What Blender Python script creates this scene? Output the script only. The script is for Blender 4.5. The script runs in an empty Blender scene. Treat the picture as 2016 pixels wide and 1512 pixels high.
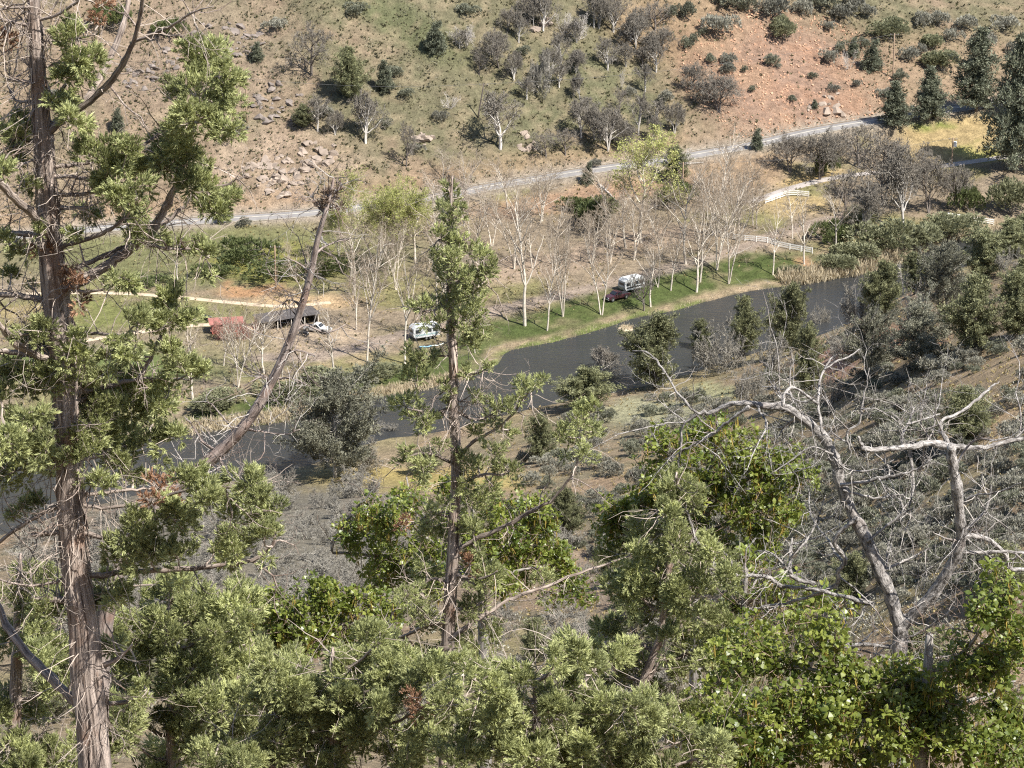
import bpy, bmesh, math, random
import numpy as np
from mathutils import Vector, Matrix

# ------------------------------------------------------------------ camera, sky, sun, exposure
SC = bpy.context.scene
COL = SC.collection
CAM_Z = 206.0            # metres above the river
PITCH = math.radians(19.0)
F = 6500.0               # focal length in pixels of the 2016 px wide photograph
cam_data = bpy.data.cameras.new('camera')
cam_data.sensor_width = 36.0
cam_data.lens = 36.0 * F / 2016.0
cam_data.clip_start = 0.5
cam_data.clip_end = 6000.0
cam = bpy.data.objects.new('camera', cam_data)
COL.objects.link(cam)
cam.location = (0, 0, CAM_Z)
cam.rotation_euler = (math.pi / 2 - PITCH, 0, 0)
SC.camera = cam

SUN_TO = Vector((0.50, -0.38, 0.80)).normalized()      # from the scene towards the sun
world = bpy.data.worlds.new('World')
SC.world = world
world.use_nodes = True
wn = world.node_tree
wn.nodes.clear()
w_out = wn.nodes.new('ShaderNodeOutputWorld')
w_bg = wn.nodes.new('ShaderNodeBackground')
w_sky = wn.nodes.new('ShaderNodeTexSky')
w_sky.sky_type = 'NISHITA'
w_sky.sun_disc = False
w_sky.sun_elevation = math.asin(SUN_TO.z)
w_sky.sun_rotation = math.atan2(SUN_TO.x, SUN_TO.y)
w_sky.altitude = 700
w_bg.inputs['Strength'].default_value = 0.10
wn.links.new(w_sky.outputs[0], w_bg.inputs[0])
wn.links.new(w_bg.outputs[0], w_out.inputs[0])

sun_data = bpy.data.lights.new('sun', 'SUN')
sun_data.energy = 5.0
sun_data.angle = math.radians(0.5)
sun_data.color = (1.0, 0.965, 0.91)
sun = bpy.data.objects.new('sun', sun_data)
COL.objects.link(sun)
sun.rotation_euler = SUN_TO.to_track_quat('Z', 'Y').to_euler()
sun.location = (60, -40, 260)

SC.view_settings.view_transform = 'Standard'
SC.view_settings.look = 'None'
SC.view_settings.gamma = 1.0
SC.view_settings.use_curve_mapping = False
SC.view_settings.exposure = 0.90
SC.render.engine = 'CYCLES'
SC.cycles.max_bounces = 5
SC.cycles.diffuse_bounces = 3
SC.cycles.glossy_bounces = 2
SC.cycles.transmission_bounces = 2
SC.cycles.transparent_max_bounces = 4
SC.cycles.caustics_reflective = False
SC.cycles.caustics_refractive = False
SC.cycles.use_denoising = False
SC.cycles.filter_width = 1.15

# ------------------------------------------------------------------ pixel <-> place
CP, SP = math.cos(PITCH), math.sin(PITCH)

def rays(px, py):
    x = (np.asarray(px, float) - 1008.0) / F
    y = -(np.asarray(py, float) - 756.0) / F
    return np.stack([x, CP + y * SP, -SP + y * CP], -1)

def at_dist(px, py, D):
    d = rays(px, py)
    t = np.asarray(D, float) / d[..., 1]
    return np.array([0, 0, CAM_Z]) + d * t[..., None]

def at_level(px, py, z):
    d = rays(px, py)
    t = (np.asarray(z, float) - CAM_Z) / d[..., 2]
    return np.array([0, 0, CAM_Z]) + d * t[..., None]

def to_pix(P):
    P = np.asarray(P, float)
    z = P[..., 2] - CAM_Z
    dep = P[..., 1] * CP - z * SP
    up = P[..., 1] * SP + z * CP
    dep = np.where(dep < 1, 1, dep)
    return 1008 + F * P[..., 0] / dep, 756 - F * up / dep, dep

def vnoise(x, y, seed=0):
    x = np.asarray(x, float); y = np.asarray(y, float)
    xi = np.floor(x).astype(np.int64); yi = np.floor(y).astype(np.int64)
    fx = x - xi; fy = y - yi
    fx = fx * fx * (3 - 2 * fx); fy = fy * fy * (3 - 2 * fy)
    def h(a, b):
        n = (a * 374761393 + b * 668265263 + seed * 1442695041) & 0xFFFFFFFF
        n = ((n ^ (n >> 13)) * 1274126177) & 0xFFFFFFFF
        return ((n ^ (n >> 16)) & 0xFFFF) / 65535.0
    return (h(xi, yi) * (1 - fx) + h(xi + 1, yi) * fx) * (1 - fy) + (h(xi, yi + 1) * (1 - fx) + h(xi + 1, yi + 1) * fx) * fy

def fbm(x, y, seed=0, o=4):
    s = 0; a = 0.5; n = 0
    for i in range(o):
        s = s + a * vnoise(x * 2 ** i, y * 2 ** i, seed + i * 17); n += a; a *= 0.55
    return s / n

def sstep(a, b, x):
    t = np.clip((x - a) / (b - a), 0, 1)
    return t * t * (3 - 2 * t)

# ------------------------------------------------------------------ mesh assembly
class Buf:
    def __init__(s):
        s.V = []; s.F = {3: [], 4: []}; s.T = []; s.U = []; s.n = 0
    def add(s, V, Fc, t=0.5, uvw=None):
        V = np.asarray(V, np.float32).reshape(-1, 3)
        Fc = np.asarray(Fc, np.int64)
        s.V.append(V)
        s.F[Fc.shape[1]].append(Fc + s.n)
        s.T.append(np.broadcast_to(np.asarray(t, np.float32), (len(V),)))
        s.U.append(np.asarray(uvw, np.float32) if uvw is not None else V)
        s.n += len(V)
    def mesh(s, name, material, smooth=False):
        me = bpy.data.meshes.new(name)
        if s.n == 0:
            return me
        V = np.concatenate(s.V)
        lv, ls, tot = [], [], 0
        for k in (3, 4):
            if s.F[k]:
                A = np.concatenate(s.F[k])
                lv.append(A.ravel()); ls.append(tot + np.arange(len(A)) * k); tot += A.size
        lv = np.concatenate(lv).astype(np.int32); ls = np.concatenate(ls).astype(np.int32)
        me.vertices.add(len(V)); me.vertices.foreach_set('co', V.ravel())
        me.loops.add(len(lv)); me.loops.foreach_set('vertex_index', lv)
        me.polygons.add(len(ls)); me.polygons.foreach_set('loop_start', ls)
        me.update(calc_edges=True)
        a = me.attributes.new('t', 'FLOAT', 'POINT'); a.data.foreach_set('value', np.ascontiguousarray(np.concatenate(s.T)))
        a = me.attributes.new('grain', 'FLOAT_VECTOR', 'POINT'); a.data.foreach_set('vector', np.ascontiguousarray(np.concatenate(s.U).ravel()))
        me.polygons.foreach_set('use_smooth', np.full(len(ls), bool(smooth)))
        me.materials.append(material)
        me.validate()
        return me

def basis(d):
    d = np.asarray(d, float)
    d = d / np.maximum(np.linalg.norm(d, axis=-1, keepdims=True), 1e-9)
    a = np.where(np.abs(d[..., 2:3]) < 0.9, np.array([0., 0., 1.]), np.array([1., 0., 0.]))
    u = np.cross(a, d); u /= np.maximum(np.linalg.norm(u, axis=-1, keepdims=True), 1e-9)
    return u, np.cross(d, u), d

def frustums(buf, p0, p1, r0, r1, k=3, t=0.5):
    p0 = np.asarray(p0, float); p1 = np.asarray(p1, float)
    r0 = np.asarray(r0, float); r1 = np.asarray(r1, float)
    n = len(p0)
    if n == 0: return
    u, v, d = basis(p1 - p0)
    a = np.arange(k) * 2 * math.pi / k
    ring = u[:, None] * np.cos(a)[None, :, None] + v[:, None] * np.sin(a)[None, :, None]
    A = p0[:, None] + ring * r0[:, None, None]
    B = p1[:, None] + ring * r1[:, None, None]
    V = np.concatenate([A, B], 1).reshape(-1, 3)
    i = np.arange(k); j = (i + 1) % k
    q = np.stack([i, j, j + k, i + k], -1)
    Fq = (q[None] + (np.arange(n) * 2 * k)[:, None, None]).reshape(-1, 4)
    tt = np.repeat(np.broadcast_to(np.asarray(t, float), (n,)), 2 * k)
    buf.add(V, Fq, tt)

def tube(buf, P, R, k=6, rough=0.0, rng=None, t=0.5, v0=0.0, ridge=0):
    P = np.asarray(P, float); R = np.asarray(R, float); n = len(P)
    T = np.gradient(P, axis=0); T /= np.maximum(np.linalg.norm(T, axis=1, keepdims=True), 1e-9)
    u = np.cross(T[0], [0, 0, 1.]);
    if np.linalg.norm(u) < 0.2: u = np.cross(T[0], [1., 0, 0])
    u /= np.linalg.norm(u)
    a = np.arange(k) * 2 * math.pi / k
    ca, sa = np.cos(a), np.sin(a)
    L = np.concatenate([[0], np.cumsum(np.linalg.norm(np.diff(P, axis=0), axis=1))]) + v0
    V = np.zeros((n, k, 3)); U = np.zeros((n, k, 3))
    for i in range(n):
        u = u - T[i] * np.dot(u, T[i]); u /= max(np.linalg.norm(u), 1e-9)
        w = np.cross(T[i], u)
        rr = np.full(k, R[i])
        if rough > 0:
            nz = vnoise(np.arange(k) * 1.0 + 3.1, np.full(k, L[i] * 2.2), 5) - 0.5
            if ridge: nz = nz * 0.6 + (vnoise(np.arange(k) * 1.7, np.full(k, L[i] * 0.7), 9) - 0.5) * 1.3
            nz[0] = (nz[-1] + nz[1]) / 2
            rr = rr * (1 + rough * nz * 2)
        V[i] = P[i] + (u[None] * ca[:, None] + w[None] * sa[:, None]) * rr[:, None]
        U[i] = np.stack([ca * R[i], sa * R[i], np.full(k, L[i])], -1)
    i = np.arange(k); j = (i + 1) % k
    q = np.stack([i, j, j + k, i + k], -1)
    Fq = (q[None] + (np.arange(n - 1) * k)[:, None, None]).reshape(-1, 4)
    nv = V.reshape(-1, 3)
    base = buf.n
    buf.add(nv, Fq, t, U.reshape(-1, 3))
    # end caps as fans (tri)
    c0 = P[0] - T[0] * R[0] * 0.3; c1 = P[-1] + T[-1] * R[-1] * 0.8
    buf.add([c0, c1], np.zeros((0, 3), int), t, [[0, 0, L[0]], [0, 0, L[-1]]])
    ci = base + n * k
    f0 = np.stack([j + base, i + base, np.full(k, ci)], -1)
    f1 = np.stack([i + base + (n - 1) * k, j + base + (n - 1) * k, np.full(k, ci + 1)], -1)
    buf.F[3].append(np.concatenate([f0, f1]))

def scatter(buf, tm, pos, zdir, scale, rng, t=None, roll=None):
    TV, TF, TT = tm
    pos = np.asarray(pos, float); m = len(pos)
    if m == 0: return
    u, v, d = basis(zdir)
    ph = rng.random(m) * 2 * math.pi if roll is None else roll
    c, s = np.cos(ph)[:, None], np.sin(ph)[:, None]
    u, v = u * c + v * s, v * c - u * s
    scale = np.broadcast_to(np.asarray(scale, float), (m,))
    V = pos[:, None] + (TV[None, :, 0:1] * u[:, None] + TV[None, :, 1:2] * v[:, None] + TV[None, :, 2:3] * d[:, None]) * scale[:, None, None]
    n = len(TV)
    Fc = (TF[None] + (np.arange(m) * n)[:, None, None]).reshape(-1, TF.shape[1])
    if t is None: t = rng.random(m)
    tt = np.clip(np.repeat(np.broadcast_to(t, (m,)), n) + np.tile(TT, m), 0, 1)
    buf.add(V.reshape(-1, 3), Fc, tt)

def smooth_path(P, step_n=4):
    """Catmull-Rom through control rows (any number of columns)."""
    P = np.asarray(P, float)
    if len(P) < 3:
        s = np.linspace(0, 1, step_n + 1)[:, None]
        return P[0] * (1 - s) + P[-1] * s
    Q = np.vstack([2 * P[0] - P[1], P, 2 * P[-1] - P[-2]])
    out = []
    for i in range(1, len(Q) - 2):
        for j in range(step_n):
            s = j / step_n
            a, b, c, d = Q[i - 1], Q[i], Q[i + 1], Q[i + 2]
            out.append(0.5 * ((2 * b) + (c - a) * s + (2 * a - 5 * b + 4 * c - d) * s * s + (3 * b - a - 3 * c + d) * s ** 3))
    out.append(P[-1])
    return np.array(out)

# ------------------------------------------------------------------ objects
def tag(o, label=None, cat=None, group=None, kind=None):
    if label: o['label'] = label
    if cat: o['category'] = cat
    if group: o['group'] = group
    if kind: o['kind'] = kind
    return o

def put(name, me, parent=None, loc=None, rot=None, scale=None, kind=None):
    o = bpy.data.objects.new(name, me)
    COL.objects.link(o)
    if parent is not None: o.parent = parent
    if loc is not None: o.location = loc
    if rot is not None: o.rotation_euler = rot
    if scale is not None: o.scale = scale
    if kind: o['kind'] = kind
    return o

def thing(name, label, cat, loc=(0, 0, 0), rotz=0.0, group=None):
    o = put(name, None, None, loc, (0, 0, rotz))
    o.empty_display_size = 0.3
    return tag(o, label, cat, group)

def bm_mesh(name, bm, material, smooth=False):
    me = bpy.data.meshes.new(name)
    bm.to_mesh(me); bm.free()
    me.materials.append(material)
    if smooth:
        for p in me.polygons: p.use_smooth = True
    return me

def box_bm(dims, loc=(0, 0, 0), bevel=0.0, rot=None, bm=None):
    bm = bm or bmesh.new()
    M = Matrix.Translation(loc) @ (rot.to_4x4() if rot is not None else Matrix.Identity(4)) @ Matrix.Diagonal((*dims, 1))
    r = bmesh.ops.create_cube(bm, size=1, matrix=M)
    if bevel > 0:
        es = list({e for v in r['verts'] for e in v.link_edges})
        bmesh.ops.bevel(bm, geom=es, offset=bevel, segments=2, affect='EDGES', profile=0.5)
    return bm

def cyl_bm(r1, r2, h, loc=(0, 0, 0), axis='Z', seg=14, bm=None):
    bm = bm or bmesh.new()
    R = {'Z': Matrix.Identity(4), 'X': Matrix.Rotation(math.pi / 2, 4, 'Y'), 'Y': Matrix.Rotation(math.pi / 2, 4, 'X')}[axis]
    bmesh.ops.create_cone(bm, cap_ends=True, segments=seg, radius1=r1, radius2=r2, depth=h, matrix=Matrix.Translation(loc) @ R)
    return bm

def prism_bm(profile, y0, y1, bevel=0.03, inset=None):
    """Side outline (x, z) extruded across y."""
    bm = bmesh.new()
    a = [bm.verts.new((x, y0, z)) for x, z in profile]
    b = [bm.verts.new((x, y1, z)) for x, z in profile]
    n = len(profile)
    bm.faces.new(a); bm.faces.new(b[::-1])
    for i in range(n):
        bm.faces.new((a[i], b[i], b[(i + 1) % n], a[(i + 1) % n]))
    bmesh.ops.recalc_face_normals(bm, faces=bm.faces)
    if bevel:
        bmesh.ops.bevel(bm, geom=list(bm.edges), offset=bevel, segments=2, affect='EDGES', profile=0.5)
    return bm

# ------------------------------------------------------------------ materials
def new_mat(name):
    m = bpy.data.materials.new(name); m.use_nodes = True
    nt = m.node_tree; nt.nodes.clear()
    out = nt.nodes.new('ShaderNodeOutputMaterial')
    return m, nt, out

def N(nt, typ, **kw):
    n = nt.nodes.new(typ)
    for k, v in kw.items():
        if k.startswith('i_'):
            n.inputs[k[2:].replace('_', ' ')].default_value = v
        else:
            setattr(n, k, v)
    return n

def rgb(c): return (c[0], c[1], c[2], 1.0)

def mixcol(nt, fac, a, b, blend='MIX'):
    m = nt.nodes.new('ShaderNodeMix'); m.data_type = 'RGBA'; m.blend_type = blend
    for s, v in ((0, fac), (6, a), (7, b)):
        if hasattr(v, 'is_output') or hasattr(v, 'links'):
            nt.links.new(v, m.inputs[s])
        else:
            m.inputs[s].default_value = v if s == 0 else rgb(v)
    return m.outputs[2]

def leaf_mat(name, dark, light, trans=0.25, rough=0.55, vary=0.3, tcol=None, spec=0.25):
    m, nt, out = new_mat(name)
    at = N(nt, 'ShaderNodeAttribute', attribute_name='t')
    c = mixcol(nt, at.outputs['Fac'], dark, light)
    oi = N(nt, 'ShaderNodeObjectInfo')
    mr = N(nt, 'ShaderNodeMapRange'); mr.inputs['To Min'].default_value = 1 - vary; mr.inputs['To Max'].default_value = 1 + vary
    nt.links.new(oi.outputs['Random'], mr.inputs['Value'])
    vm = N(nt, 'ShaderNodeVectorMath', operation='SCALE')
    nt.links.new(c, vm.inputs[0]); nt.links.new(mr.outputs[0], vm.inputs['Scale'])
    b = N(nt, 'ShaderNodeBsdfPrincipled'); b.inputs['Roughness'].default_value = rough
    b.inputs['Specular IOR Level'].default_value = spec
    nt.links.new(vm.outputs[0], b.inputs['Base Color'])
    if trans > 0:
        tr = N(nt, 'ShaderNodeBsdfTranslucent')
        tc = mixcol(nt, 0.5, vm.outputs[0], tcol or light)
        nt.links.new(tc, tr.inputs['Color'])
        mx = N(nt, 'ShaderNodeMixShader'); mx.inputs[0].default_value = trans
        nt.links.new(b.outputs[0], mx.inputs[1]); nt.links.new(tr.outputs[0], mx.inputs[2])
        nt.links.new(mx.outputs[0], out.inputs[0])
    else:
        nt.links.new(b.outputs[0], out.inputs[0])
    return m

def bark_mat(name, c1, c2, c3, fine=60.0, stretch=0.12, bump=0.6, dist=0.02, vary=0.2):
    """Fibrous bark, grain running along the limb."""
    m, nt, out = new_mat(name)
    at = N(nt, 'ShaderNodeAttribute', attribute_name='grain')
    mp = N(nt, 'ShaderNodeMapping'); mp.inputs['Scale'].default_value = (1, 1, stretch)
    nt.links.new(at.outputs['Vector'], mp.inputs[0])
    n1 = N(nt, 'ShaderNodeTexNoise'); n1.inputs['Scale'].default_value = fine; n1.inputs['Detail'].default_value = 5; n1.inputs['Roughness'].default_value = 0.65
    nt.links.new(mp.outputs[0], n1.inputs['Vector'])
    n2 = N(nt, 'ShaderNodeTexNoise'); n2.inputs['Scale'].default_value = 2.2; n2.inputs['Detail'].default_value = 3
    nt.links.new(at.outputs['Vector'], n2.inputs['Vector'])
    cr = N(nt, 'ShaderNodeValToRGB')
    cr.color_ramp.elements[0].position = 0.34; cr.color_ramp.elements[0].color = rgb(c1)
    cr.color_ramp.elements[1].position = 0.62; cr.color_ramp.elements[1].color = rgb(c2)
    nt.links.new(n1.outputs['Fac'], cr.inputs[0])
    mr = N(nt, 'ShaderNodeMapRange'); mr.inputs['From Min'].default_value = 0.52; mr.inputs['From Max'].default_value = 0.72
    nt.links.new(n2.outputs['Fac'], mr.inputs[0])
    c = mixcol(nt, mr.outputs[0], cr.outputs[0], c3)
    oi = N(nt, 'ShaderNodeObjectInfo')
    mo = N(nt, 'ShaderNodeMapRange'); mo.inputs['To Min'].default_value = 1 - vary; mo.inputs['To Max'].default_value = 1 + vary
    nt.links.new(oi.outputs['Random'], mo.inputs['Value'])
    vm = N(nt, 'ShaderNodeVectorMath', operation='SCALE'); nt.links.new(c, vm.inputs[0]); nt.links.new(mo.outputs[0], vm.inputs['Scale'])
    b = N(nt, 'ShaderNodeBsdfPrincipled'); b.inputs['Roughness'].default_value = 0.85; b.inputs['Specular IOR Level'].default_value = 0.2
    nt.links.new(vm.outputs[0], b.inputs['Base Color'])
    bp = N(nt, 'ShaderNodeBump'); bp.inputs['Strength'].default_value = bump; bp.inputs['Distance'].default_value = dist
    nt.links.new(n1.outputs['Fac'], bp.inputs['Height']); nt.links.new(bp.outputs[0], b.inputs['Normal'])
    nt.links.new(b.outputs[0], out.inputs[0])
    return m

def plain_mat(name, col, rough=0.6, metal=0.0, noise=0.12, scale=3.0, bump=0.0, spec=0.4, coat=0.0):
    m, nt, out = new_mat(name)
    tc = N(nt, 'ShaderNodeTexCoord')
    nz = N(nt, 'ShaderNodeTexNoise'); nz.inputs['Scale'].default_value = scale; nz.inputs['Detail'].default_value = 4
    nt.links.new(tc.outputs['Object'], nz.inputs['Vector'])
    a = tuple(min(1, x * (1 + noise)) for x in col); d = tuple(x * (1 - noise) for x in col)
    mr = N(nt, 'ShaderNodeMapRange'); mr.inputs['From Min'].default_value = 0.3; mr.inputs['From Max'].default_value = 0.7
    nt.links.new(nz.outputs['Fac'], mr.inputs[0])
    c = mixcol(nt, mr.outputs[0], d, a)
    b = N(nt, 'ShaderNodeBsdfPrincipled')
    b.inputs['Roughness'].default_value = rough; b.inputs['Metallic'].default_value = metal
    b.inputs['Specular IOR Level'].default_value = spec; b.inputs['Coat Weight'].default_value = coat
    nt.links.new(c, b.inputs['Base Color'])
    if bump:
        bp = N(nt, 'ShaderNodeBump'); bp.inputs['Strength'].default_value = bump; bp.inputs['Distance'].default_value = 0.05
        nt.links.new(nz.outputs['Fac'], bp.inputs['Height']); nt.links.new(bp.outputs[0], b.inputs['Normal'])
    nt.links.new(b.outputs[0], out.inputs[0])
    return m
# ------------------------------------------------------------------ the valley: height field
RIVER_FAR = [(-1200, 1130), (-400, 1010), (-100, 935), (100, 895), (300, 862), (420, 848), (560, 830), (640, 802), (720, 786), (840, 766), (930, 742), (985, 714),
             (1000, 692), (1080, 676), (1180, 650), (1250, 627), (1330, 612), (1400, 592), (1480, 573), (1560, 562), (1690, 541), (1780, 516), (1860, 480), (1960, 453), (2060, 440), (2500, 392), (3100, 345)]
RIVER_NEAR = [(3100, 385), (2500, 436), (2060, 484), (1960, 505), (1860, 540), (1780, 580), (1700, 622), (1640, 650), (1560, 676), (1450, 704), (1350, 738), (1230, 768),
              (1150, 782), (1080, 797), (1000, 815), (900, 842), (820, 856), (740, 868), (600, 917), (480, 943), (330, 960), (100, 1020), (-100, 1090), (-400, 1210), (-1200, 1420)]
river_far = np.array([at_level(x, y, 0)[:2] for x, y in RIVER_FAR])
river_near = np.array([at_level(x, y, 0)[:2] for x, y in RIVER_NEAR])
river_poly = np.vstack([smooth_path(river_far, 4), smooth_path(river_near, 4)])

def seg_dist(X, Y, poly, closed=True):
    A = poly; B = np.roll(poly, -1, 0) if closed else poly[1:]
    if not closed: A = poly[:-1]
    best = np.full(X.shape, 1e9); idx = np.zeros(X.shape, int); par = np.zeros(X.shape)
    for i in range(len(A)):
        ax, ay = A[i]; bx, by = B[i]; dx, dy = bx - ax, by - ay
        L = dx * dx + dy * dy + 1e-12
        s = np.clip(((X - ax) * dx + (Y - ay) * dy) / L, 0, 1)
        d = np.hypot(X - ax - s * dx, Y - ay - s * dy)
        m = d < best
        best = np.where(m, d, best); idx = np.where(m, i, idx); par = np.where(m, s, par)
    return best, idx, par

def inside(X, Y, poly):
    r = np.zeros(np.shape(X), bool); n = len(poly)
    for i in range(n):
        ax, ay = poly[i]; bx, by = poly[(i + 1) % n]
        if ay == by: continue
        c = ((ay > Y) != (by > Y)) & (X < (bx - ax) * (Y - ay) / (by - ay) + ax)
        r ^= c
    return r

ctrl = []
def cp_level(px, py, z): ctrl.append(np.append(at_level(px, py, z)[:2], z))
def cp_dist(px, py, D):
    p = at_dist(px, py, D); ctrl.append(p)
for x, y in RIVER_FAR[1:-1]: cp_level(x, y - 14, 1.3)
for x, y in RIVER_NEAR[1:-1]: cp_level(x, y + 10, 1.3)
for c in [(0, 700, 2), (0, 600, 2.5), (0, 520, 3.5), (200, 600, 2.5), (400, 700, 2), (400, 560, 3), (600, 640, 2.2), (600, 540, 3.5), (300, 490, 3.5),
          (800, 600, 2.3), (800, 500, 3.5), (1000, 560, 2.5), (1000, 450, 4), (1200, 520, 2.7), (1200, 430, 4), (1400, 500, 2.5), (1400, 400, 4.5), (1600, 450, 2.5),
          (1600, 370, 4.5), (1800, 400, 3), (2000, 400, 3), (1900, 300, 7), (2050, 330, 5), (1750, 300, 6), (2400, 330, 4), (-400, 600, 3)]:
    cp_level(*c)
ROAD = [(-420, 500, 4), (-150, 482, 4.3), (0, 468, 4.5), (180, 452, 5), (370, 437, 5), (610, 420, 5.5), (830, 392, 6.5), (1000, 362, 7), (1180, 333, 8), (1300, 317, 8.5), (1400, 300, 9), (1480, 286, 9.5),
        (1600, 259, 10), (1735, 236, 11), (1850, 219, 11.5), (2016, 196, 12), (2300, 165, 12.5)]
for c in ROAD: cp_level(*c)
rx = [c[0] for c in ROAD]
for px in (-350, -100, 150, 400, 650, 900, 1150, 1400, 1650, 1850, 2100, 2400):
    yr = np.interp(px, rx, [c[1] for c in ROAD]); zr = np.interp(px, rx, [c[2] for c in ROAD])
    Dr = at_level(px, yr, zr)[1] + 6
    s = np.interp(px, [-200, 900, 1400, 1700, 2100], [0.62, 0.60, 0.52, 0.42, 0.32])
    for y in (0, 110, 220):
        if y > yr - 45: continue
        d = rays(px, y); tn = -d[2] / d[1]
        D = (CAM_Z - zr + s * Dr) / (tn + s)
        cp_dist(px, y, D)
    X = at_level(px, yr, zr)[0]
    for k, f in ((120, .97), (240, .93), (420, .85)):
        ctrl.append(np.array([X * (1 + k / 900), Dr + k, zr + s * k * f]))
for c in [(700, 948, 538), (850, 930, 541), (1100, 852, 561), (1380, 778, 584), (1000, 930, 520), (1100, 1000, 490), (1250, 1130, 430), (600, 1000, 485), (600, 1100, 430), (300, 1060, 480), (0, 1120, 460), (0, 1250, 400),
          (1300, 1400, 320), (600, 1400, 330), (1000, 1512, 290), (100, 1512, 300), (2016, 1512, 230), (2016, 1100, 290), (2016, 900, 340), (2016, 735, 400), (1700, 735, 520),
          (1700, 900, 420), (1700, 1100, 350), (1400, 900, 500), (1500, 800, 545), (2016, 610, 480), (2016, 560, 520), (1850, 640, 505), (1850, 560, 580), (1990, 520, 560), (1750, 640, 560), (1850, 780, 430), (2300, 700, 380), (2300, 560, 480), (2300, 1100, 280)]:
    cp_dist(*c)
for X in (-160, -60, 0, 60, 160):
    for Yd, z in ((-60, 236), (-20, 214), (0, 204.3), (12, 198), (32, 186.5), (60, 171), (100, 149), (150, 123), (200, 101), (245, 82)):
        ctrl.append(np.array([X * (1.0 if Yd < 200 else 0.9), Yd, z + (6 if X > 100 else 0)]))
for X, Y, z in ((-300, 300, 75), (-300, 450, 25), (300, 300, 100), (300, 450, 70), (-330, 100, 150), (330, 100, 158), (-350, 560, 3), (360, 620, 40)):
    ctrl.append(np.array([X, Y, z]))
ctrl = np.array(ctrl, float)
MQC = 14.0
def _phi(r2): return np.sqrt(r2 + MQC * MQC)
_n = len(ctrl)
_A = np.zeros((_n + 3, _n + 3))
_A[:_n, :_n] = _phi(((ctrl[:, None, :2] - ctrl[None, :, :2]) ** 2).sum(-1)) - np.eye(_n) * 0.6
_A[:_n, _n] = 1; _A[:_n, _n + 1:] = ctrl[:, :2]; _A[_n, :_n] = 1; _A[_n + 1:, :_n] = ctrl[:, :2].T
_w = np.linalg.solve(_A, np.append(ctrl[:, 2], [0, 0, 0]))

def raw_height(X, Y):
    z = _w[_n] + _w[_n + 1] * X + _w[_n + 2] * Y
    for i in range(_n):
        z = z + _w[i] * np.sqrt((X - ctrl[i, 0]) ** 2 + (Y - ctrl[i, 1]) ** 2 + MQC * MQC)
    return z

def road_line(pix, zoff=0.0, n=6):
    P = np.array([at_level(*c)[:2] for c in pix]); z = np.array([c[2] for c in pix], float)
    return smooth_path(np.column_stack([P, z]), n)
road_main = road_line(ROAD)
ROAD_LOW = [(1470, 400, 3.6), (1510, 388, 3.9), (1560, 371, 4.3), (1625, 354, 4.8), (1700, 343, 5.1), (1800, 335, 5.3), (1920, 318, 5.6), (2060, 300, 6.0), (2300, 280, 7)]
TRACK_UP = [(-150, 585, 2.8), (40, 580, 2.8), (191, 577, 2.8), (330, 584, 2.8), (450, 596, 2.7), (560, 604, 2.6), (650, 596, 2.8)]
TRACK_LOW = [(-150, 708, 2.0), (0, 696, 2.0), (156, 673, 2.1), (290, 652, 2.2), (417, 640, 2.3), (520, 650, 2.3)]
CAMP_LANE = [(520, 706, 2.0), (640, 700, 2.0), (760, 668, 2.2), (880, 640, 2.3), (1000, 606, 2.4), (1150, 572, 2.5), (1300, 535, 2.6), (1450, 492, 2.8), (1560, 452, 3.0), (1670, 424, 3.3)]
lanes = {'low': road_line(ROAD_LOW), 'up': road_line(TRACK_UP), 'track': road_line(TRACK_LOW), 'camp': road_line(CAMP_LANE)}

xs = np.unique(np.round(np.concatenate([np.linspace(-700, -260, 12), np.linspace(-260, -115, 18), np.arange(-115, 115.1, 1.6), np.linspace(115, 260, 18), np.linspace(260, 700, 12)]), 3))
ys = np.unique(np.round(np.concatenate([np.linspace(-160, 0, 9), np.arange(0, 240, 5.0), np.arange(240, 470, 3.2), np.arange(470, 880, 1.75), np.linspace(880, 1100, 24), np.linspace(1100, 1700, 13)]), 3))
GX, GY = np.meshgrid(xs, ys)

def full_height(X, Y):
    z = raw_height(X, Y)
    z = z + (fbm(X * 0.045, Y * 0.045, 3) - 0.5) * np.where(z > 14, 3.4, 0.8) * np.where(Y < 80, 0.2, 1)
    z = z + (fbm(X * 0.19, Y * 0.19, 8) - 0.5) * np.where(z > 12, 0.9, 0.25)
    # gullies and ribs running down the far hillside
    ga = 0.52; gs = X * math.cos(ga) + Y * math.sin(ga); gd = -X * math.sin(ga) + Y * math.cos(ga)
    z = z + (fbm(gs * 0.085, gd * 0.022, 61, 3) - 0.5) * 5.0 * sstep(13, 24, z) * (Y > 640)
    for ln, hw, sh in ((road_main, 4.2, 3.5), (lanes['low'], 2.6, 3), (lanes['up'], 1.8, 2), (lanes['track'], 1.7, 2), (lanes['camp'], 2.0, 3)):
        d, i, s = seg_dist(X, Y, ln[:, :2], False)
        zl = ln[i, 2] * (1 - s) + ln[i + 1, 2] * s
        w = 1 - sstep(hw, hw + sh, d)
        z = z * (1 - w) + zl * w
    d, _, _ = seg_dist(X, Y, river_poly, True)
    ins = inside(X, Y, river_poly)
    nz = 0.6 * (vnoise(X * 0.25, Y * 0.25, 4) - 0.5) * 2
    z_out = np.maximum(z, 0.5) * sstep(-1, 11, d + nz) + 0.10 * sstep(0, 1.2, d)
    z = np.where(ins, -np.minimum(1.6, d * 0.35) - 0.02, z_out)
    return z, np.where(ins, -d, d)

GZ, GSD = full_height(GX, GY)

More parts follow.
